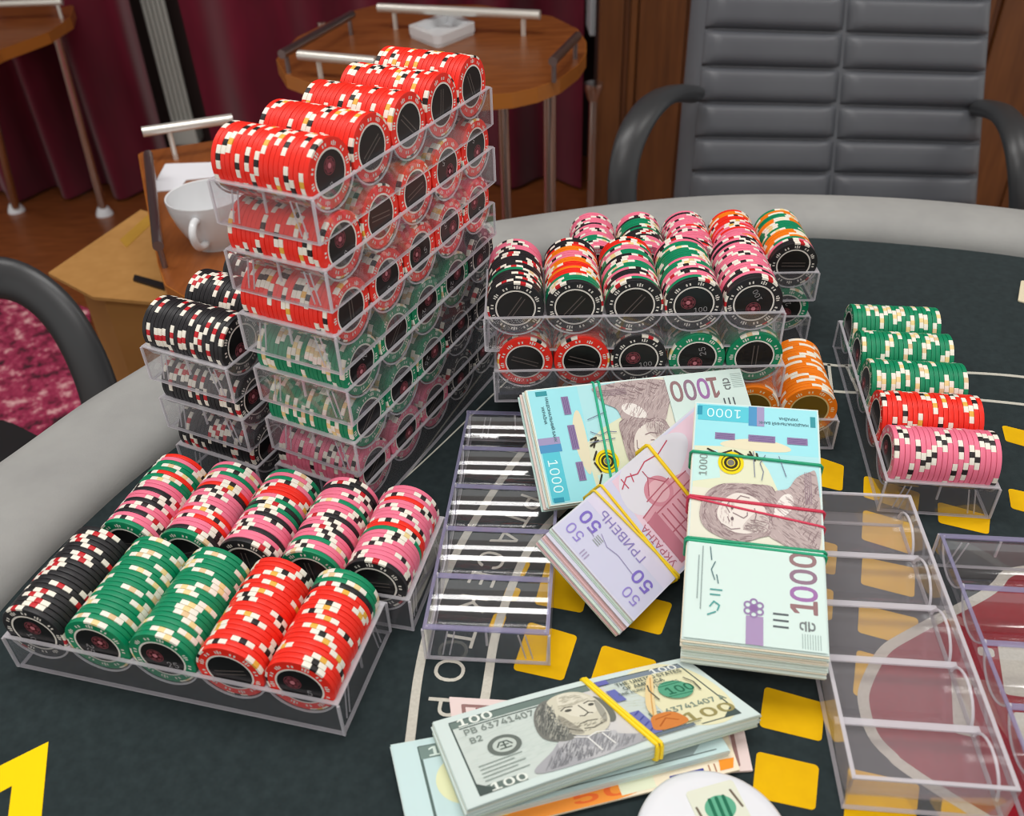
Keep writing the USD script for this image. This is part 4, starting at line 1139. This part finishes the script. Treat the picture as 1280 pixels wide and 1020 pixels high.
def build_background():
    wood = mat('walnut_laminate', (150, 90, 44), 0.3, 0.5, vary=(10.0, (118, 64, 26), (1, 7, 1)))
    wood2 = mat('walnut_laminate_near', (158, 92, 44), 0.3, 0.5, vary=(12.0, (128, 70, 30), (7, 1, 1)))
    edge = mat('walnut_edge', (172, 104, 40), 0.35)
    # near drinks table behind the black chips
    z = -45
    t1 = thing('drinks_table', 'small wooden drinks table holding the white cup, left of the tall stack', 'side table', 'wooden drinks tables', origin=(-360, 1100, -TZ))
    poly = [at(172, 190, z), at(183, 255, z), at(197, 330, z), at(206, 356, z), at(232, 372, z), at(280, 372, z), (-150, 960), (-190, 1340), (-300, 1400), at(290, 172, z)]
    top_slab(t1, poly, z, 24, wood2, edge)
    rail(t1, at(180, 172, -8), at(292, 155, -8), 0, 7, (.28, .9), True, z)
    rail(t1, at(187, 200, -20), at(200, 316, -20), -12, 6, (.04, .95), False, z)
    obj('leg', tube([(-235, 1180, -TZ + 20), (-235, 1180, z - 24)], 26, 18), chrome(), t1)
    obj('foot', lathe([(0, -TZ), (170, -TZ), (168, -TZ + 12), (40, -TZ + 22), (0, -TZ + 22)], 32, (-235, 1180, 0)), chrome(), t1)
    # paper, cup
    pp = [at(188, 241, z), at(207, 206, z), at(268, 204, z), at(275, 222, z), at(233, 226, z), at(224, 238, z)]
    obj('paper_sheet', prism(sg.Polygon([q[:2] for q in pp]).buffer(0), z + .2, z + 1.6), mat('white_paper', (232, 234, 240), 0.8), label='white folded paper lying behind the cup on the near drinks table', category='paper')
    cc = at(272, 303, z + .3)
    cup = thing('coffee_cup', 'white porcelain coffee cup on the near wooden drinks table', 'cup', origin=(cc[0], cc[1], z))
    cx, cy = cc[0], cc[1]
    R = 46
    prof = [(0, 3), (20, 3), (22, 0), (25, 0), (26, 4), (33, 16), (40, 32), (44.5, 48), (R, 60), (R - .5, 61.2), (R - 2.2, 60.6), (42, 48), (37.5, 33), (30, 17), (22, 8), (0, 7)]
    cerm = mat('white_ceramic', (222, 224, 226), 0.18, 0.5)
    obj('bowl', lathe([(r, q + z) for r, q in prof], 56, (cx, cy, 0)), cerm, cup, smooth=60)
    d = np.array([-.06, -1.0]); d /= np.linalg.norm(d)
    hp = [(cx + d[0] * q, cy + d[1] * q, z + w) for q, w in ((41, 46), (54, 48), (62, 40), (60, 28), (48, 18), (32, 15))]
    obj('handle', tube(spline(hp, 20), 4.4, 10), cerm, cup, smooth=60)
    # cardboard box between chair and table
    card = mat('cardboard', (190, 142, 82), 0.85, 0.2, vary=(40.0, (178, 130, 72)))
    zb = -190
    b = thing('cardboard_box', 'brown cardboard box with open flaps between left chair and drinks table', 'box')
    P = [at(176, 262, zb), at(60, 341, zb), at(116, 371, zb), at(262, 384, zb), at(268, 290, zb)]
    quad = [P[1], P[2] + (P[3] - P[2]) * 1.0, P[3] + np.array([60, 330, 0]), P[0] + np.array([0, 40, 0])]
    p = sg.Polygon([q[:2] for q in (P[0], P[1], P[2], P[3], P[4])])
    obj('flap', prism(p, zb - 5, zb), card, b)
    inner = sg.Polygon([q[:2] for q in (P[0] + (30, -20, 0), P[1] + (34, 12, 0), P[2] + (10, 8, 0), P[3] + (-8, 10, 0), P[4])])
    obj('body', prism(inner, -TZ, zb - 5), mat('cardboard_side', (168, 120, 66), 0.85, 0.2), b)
    f2 = [at(108, 372, zb - 40), at(160, 378, zb - 40), at(214, 384, zb - 40), at(214, 374, zb - 5), at(122, 368, zb - 5)]
    s = [at(167, 352, zb), at(169, 346, zb), at(206, 356, zb), at(206, 364, zb)]
    obj('black_strap', prism(sg.Polygon([q[:2] for q in s]), zb, zb + 4), mat('black_plastic', (22, 22, 24), 0.5), b)
    tp = [at(150, 300, zb), at(192, 262, zb), at(200, 270, zb), at(158, 310, zb)]
    obj('tape', prism(sg.Polygon([q[:2] for q in tp]).buffer(0), zb, zb + .6), mat('packing_tape', (190, 146, 60), 0.3), b)

    # rear drinks table with tray
    z = -50
    t2 = thing('drinks_table', 'rear wooden drinks table with metal rails in front of the crimson curtain', 'side table', 'wooden drinks tables', origin=(-120, 1800, -TZ))
    poly = [at(733, 52, z), at(733, 66, z), at(724, 80, z), at(700, 98, z), at(672, 109, z), at(640, 116, z), at(600, 119, z), at(520, 118, z), at(400, 108, z), at(356, 92, z), at(345, 74, z), at(372, 46, z), at(438, 14, z), at(470, 6, z),
            at(600, 6, z), at(690, 20, z), at(722, 36, z)]
    top_slab(t2, poly, z, 26, wood, edge)
    rail(t2, at(473, 11, -12), at(675, 20, -12), -10, 9, (.1, .9), True, z)
    rail(t2, at(691, 77, -14), at(722, 45, -14), -14, 8, (.04, .9), False, z)
    rail(t2, at(352, 68, -14), at(440, 18, -14), -14, 8, (.05, .95), False, z)
    rail(t2, at(374, 69, -14), at(470, 77, -14), -14, 9, (.25, .9), True, z)
    for (px, py) in ((628, 117), (686, 104), (420, 108), (400, 30), (690, 30)):
        q = at(px, py, z - 26)
        obj('leg', tube([(q[0], q[1] + 20, -TZ), (q[0], q[1] + 20, z - 26)], 10, 14), chrome(), t2)
    q = [at(510, 40, z + 10), at(547, 55, z + 10), at(595, 36, z + 10), at(560, 22, z + 10)]
    qc = np.mean(q, 0)
    outer = sg.Polygon([p[:2] for p in q]).buffer(-12).buffer(12, 6)
    tray = thing('square_dish', 'square white dish on the rear wooden drinks table', 'dish', origin=(qc[0], qc[1], z))
    obj('base', prism(outer.buffer(-2), z + .2, z + 6), cerm, tray)
    obj('rim', prism(outer.difference(outer.buffer(-14)), z + 6, z + 22), cerm, tray)
    # third table at the top left corner
    z = -150
    t3 = thing('drinks_table', 'wooden drinks table cut by the top left picture corner, thin chrome legs', 'side table', 'wooden drinks tables', origin=(-1500, 2500, -TZ))
    poly = [at(-40, 84, z), at(0, 62, z), at(60, 40, z), at(88, 22, z), at(92, 8, z), at(84, 2, z), at(-60, 2, z), at(-160, 60, z)]
    top_slab(t3, poly, z, 28, wood, edge)
    rail(t3, at(-60, 8, z + 40), at(78, 3, z + 40), z + 42, 9, (.1, .95), True, z)
    for top, foot in (((70, 40), (131, 268)), ((-26, 70), (21, 264)), ((40, 0), (100, 200))):
        a, bq = at(*top, z - 28), at(*foot, -TZ)
        if top[0] == 40:
            a = at(30, 0, z - 28); bq = np.array([a[0], a[1], -TZ])
        obj('leg', tube([bq, a], 12, 14), chrome(), t3)
        obj('foot', lathe([(0, -TZ), (26, -TZ), (24, -TZ + 8), (15, -TZ + 26), (0, -TZ + 28)], 20, (bq[0], bq[1], 0)), mat('white_plastic', (236, 238, 242), 0.35), t3)
    # thin chrome pole and grey box by the panelling
    pl = thing('chrome_pole', 'thin chrome pole with bracket standing at the edge of the wood panelling', 'pole')
    a = aty(742, 110, 2250)
    obj('shaft', tube([(a[0], a[1], -TZ), (a[0], a[1], a[2])], 11, 12), chrome(), pl)
    obj('bracket', lathe([(0, a[2] - 30), (14, a[2] - 30), (24, a[2]), (24, a[2] + 12), (0, a[2] + 12)], 20, (a[0], a[1], 0)), chrome(), pl)
    a, b2 = aty(737, 46, 2600), aty(760, 12, 2600)
    gp = thing('grey_cabinet', 'light grey box on the wall between curtain and wood panelling', 'wall box')
    obj('body', rbox(a[0], b2[0], 2600, 2720, a[2], b2[2] + 30, 5), mat('light_grey_metal', (176, 180, 184), 0.5), gp)
    obj('mount', box(a[0] + 8, b2[0] - 8, 2719, 3000, a[2] + 10, b2[2]), mat('light_grey_metal', (176, 180, 184), 0.5), gp)
    # patterned carpet
    cp = [at(-60, 600, -TZ), at(-60, 372, -TZ), at(60, 372, -TZ), at(108, 392, -TZ), at(118, 640, -TZ)]
    n = {'g': ('geometry', {}), 'v': ('noise_texture', {'scale': 26.0, 'detail': 5.0, 'roughness': .75}),
         'r': ('rgb_ramp', {'ramp': [(0.40, lin((52, 26, 34))), (0.47, lin((150, 34, 72))), (0.56, lin((188, 60, 100))), (0.64, lin((240, 190, 190)))]}),
         'n2': ('noise_texture', {'scale': 1.6, 'detail': 2.0}), 'r2': ('rgb_ramp', {'ramp': [(0.45, (0, 0, 0)), (0.55, (1, 1, 1))]}),
         'm': ('mix', {'color1': lin((48, 30, 34))}), 'p': ('principled_bsdf', {'roughness': 0.95})}
    cm = usdkit.material(stage, '/World/Looks/patterned_carpet', n, [('g.position', 'n.vector')] if False else [('g.position', 'v.vector'), ('v.fac', 'r.fac'), ('r.color', 'p.base_color')], surface='p.BSDF')
    obj('patterned_carpet', prism(sg.Polygon([q[:2] for q in cp]).buffer(10), -TZ + .2, -TZ + 9), cm, label='crimson carpet with pale speckled pattern seen through the left chair arm', category='carpet')

# ------------------------------------------------------------------ chairs
def build_chairs():
    lea = mat('grey_leather', (92, 95, 100), 0.42, 0.5, bump=(260, 0.25), vary=(6.0, (84, 86, 92)))
    blk = mat('black_leather', (34, 35, 37), 0.45, 0.5, bump=(260, 0.2))
    plast = mat('chair_arm_plastic', (54, 56, 58), 0.38, 0.5)
    ch = thing('office_chair', 'grey leather armchair with quilted back behind the far table rail', 'chair', 'armchairs round the card table', origin=(520, 1150, -TZ))
    BL, BR = aty(862, 240, 1375), aty(1224, 246, 1355)
    TL, TR = aty(885, -10, 1450), aty(1243, 2, 1430)
    TL, TR = BL + (TL - BL) * 1.55, BR + (TR - BR) * 1.55
    BL, BR = BL - (TL - BL) * .28, BR - (TR - BR) * .28
    nrm = np.cross(BR - BL, TL - BL); nrm /= np.linalg.norm(nrm)
    if nrm[1] > 0:
        nrm = -nrm
    def S(u, v, h):
        u, v, h = np.broadcast_arrays(np.asarray(u, float), np.asarray(v, float), np.asarray(h, float))
        P = ((1 - u) * (1 - v))[..., None] * BL + (u * (1 - v))[..., None] * BR + (u * v)[..., None] * TR + ((1 - u) * v)[..., None] * TL
        return P + (h - 40 * (1 - (2 * u - 1) ** 2) * 0.35)[..., None] * nrm
    def pad(u0, u1, v0, v1, h0, h1, name, m, nu=14, nv=10, sharp=2.6):
        a, b = np.linspace(0, 1, nu), np.linspace(0, 1, nv)
        A, B = np.meshgrid(a, b)
        puff = (1 - np.abs(2 * A - 1) ** (sharp * 5)) ** .6 * (1 - np.abs(2 * B - 1) ** sharp) ** .6
        top = S(u0 + (u1 - u0) * A, v0 + (v1 - v0) * B, h0 + (h1 - h0) * puff).reshape(-1, 3)
        bot = S(u0 + (u1 - u0) * A, v0 + (v1 - v0) * B, h0 - 12).reshape(-1, 3)
        N = nu * nv
        F = []
        for j in range(nv - 1):
            for i in range(nu - 1):
                p, q, r_, s_ = j * nu + i, j * nu + i + 1, (j + 1) * nu + i + 1, (j + 1) * nu + i
                F += [(p, q, r_), (p, r_, s_), (p + N, r_ + N, q + N), (p + N, s_ + N, r_ + N)]
        rim = list(range(nu)) + [j * nu + nu - 1 for j in range(1, nv)] + [(nv - 1) * nu + i for i in range(nu - 2, -1, -1)] + [j * nu for j in range(nv - 2, 0, -1)]
        for p, q in zip(rim, rim[1:] + rim[:1]):
            F += [(p, p + N, q + N), (p, q + N, q)]
        obj(name, (np.vstack([top, bot]), F), m, ch, smooth=60)
    pad(-.035, 1.035, -.02, 1.03, -46, -4, 'backrest', lea, 22, 22, 8)
    nrow = 11
    for i in range(nrow):
        for j, (u0, u1) in enumerate(((.006, .4985), (.5015, .994))):
            pad(u0, u1, (i + .012) / nrow, (i + .988) / nrow, -5, 8.0, 'back_panel', lea, 16, 12, 3.2)
    # seat
    s0, s1 = S(.02, .04, 20), S(.98, .04, 20)
    m = rbox(s0[0] - 5, s1[0] + 5, s0[1] - 470, s0[1] - 5, -305, -215, 34, 16)
    obj('seat', m, lea, ch, smooth=60)
    obj('gas_lift', tube([(530, 1130, -TZ + 90), (530, 1130, -300)], 26, 16), mat('black_plastic', (22, 22, 24), 0.5), ch)
    for k in range(5):
        a = k * 2 * math.pi / 5 + .3
        e = (530 + 300 * math.cos(a), 1130 + 300 * math.sin(a), -TZ + 62)
        bl = obj('base_leg', tube([(530, 1130, -TZ + 95), e], [26, 16], 10), mat('black_plastic', (22, 22, 24), 0.5), ch)
        obj('caster', trimesh.creation.icosphere(2, 28).apply_translation((e[0], e[1], -TZ + 28)), mat('black_plastic', (22, 22, 24), 0.5), bl)
    def arm(pts, wid, thick, parent, name='armrest', m=plast):
        p = spline(pts, 36)
        obj(name, tube(p, thick, 14, flat_=wid / thick, up=(1, .12, 0)), m, parent, smooth=70)
    # left arm loop: from the back forwards and down to the seat
    L = [aty(866, 118, 1400), aty(838, 118, 1330), aty(806, 142, 1255), aty(787, 178, 1215), aty(779, 215, 1195), aty(778, 262, 1185), aty(784, 330, 1190)]
    arm(L, 21, 13, ch)
    obj('arm_bracket', tube([L[-1], np.array([s0[0] + 20, L[-1][1] + 30, -262])], 14, 10), plast, ch)
    Rr = [aty(1228, 135, 1385), aty(1252, 142, 1310), aty(1270, 170, 1240), aty(1277, 205, 1205), aty(1280, 262, 1190), aty(1276, 330, 1190)]
    arm(Rr, 21, 13, ch)
    obj('arm_bracket', tube([Rr[-1], np.array([s1[0] - 20, Rr[-1][1] + 30, -262])], 14, 10), plast, ch)
    # left chair beside the rail
    c2 = thing('office_chair', 'black armchair at the left picture border, its curved arm before the carpet', 'chair', 'armchairs round the card table', origin=(-750, 760, -TZ))
    A = [aty(-70, 372, 900), aty(-22, 348, 890), aty(22, 352, 880), aty(62, 378, 868), aty(96, 424, 850), aty(120, 478, 835), aty(134, 540, 822), aty(132, 620, 815)]
    p = spline(A, 40)
    obj('armrest', tube(p, 12, 14, flat_=23 / 12, up=(.75, .2, .62)), plast, c2, smooth=70)
    e = A[-1]
    z1 = -255
    sp = [at(-150, 520, z1), at(10, 520, z1), at(66, 548, z1), at(96, 590, z1), at(110, 640, z1), at(-100, 700, z1)]
    sp = sg.Polygon([q[:2] for q in sp]).buffer(-20).buffer(20, 8)
    obj('seat', prism(sp, z1 - 70, z1 - 10), blk, c2, smooth=40)
    obj('seat_cushion', prism(sp.buffer(-8), z1 - 10, z1), blk, c2, smooth=40)
    cx, cy = sp.centroid.x, sp.centroid.y
    obj('arm_bracket', tube([e, np.array([cx + 40, cy, z1 - 50])], 14, 10), plast, c2)
    obj('backrest', rbox(cx - 330, cx - 250, cy - 210, cy + 210, z1 - 30, z1 + 420, 30, 12), blk, c2, smooth=60)
    obj('back_bracket', tube([(cx - 270, cy, z1 - 10), (cx - 120, cy, z1 - 50)], 20, 10), plast, c2)
    obj('arm_bracket', tube([A[0], np.array([cx - 255, A[0][1], A[0][2] - 60])], 13, 10), plast, c2)
    obj('gas_lift', tube([(cx, cy, -TZ + 90), (cx, cy, z1 - 68)], 26, 16), mat('black_plastic', (22, 22, 24), 0.5), c2)
    for k in range(5):
        a = k * 2 * math.pi / 5 + math.pi / 5
        e = (cx + 240 * math.cos(a), cy + 240 * math.sin(a), -TZ + 62)
        bl = obj('base_leg', tube([(cx, cy, -TZ + 95), e], [26, 16], 10), mat('black_plastic', (22, 22, 24), 0.5), c2)
        obj('caster', trimesh.creation.icosphere(2, 28).apply_translation((e[0], e[1], -TZ + 28)), mat('black_plastic', (22, 22, 24), 0.5), bl)

build_setting()
build_curtain()
build_table()
build_racks()
build_notes()
build_clear_tray()
build_small()
build_background()
build_chairs()
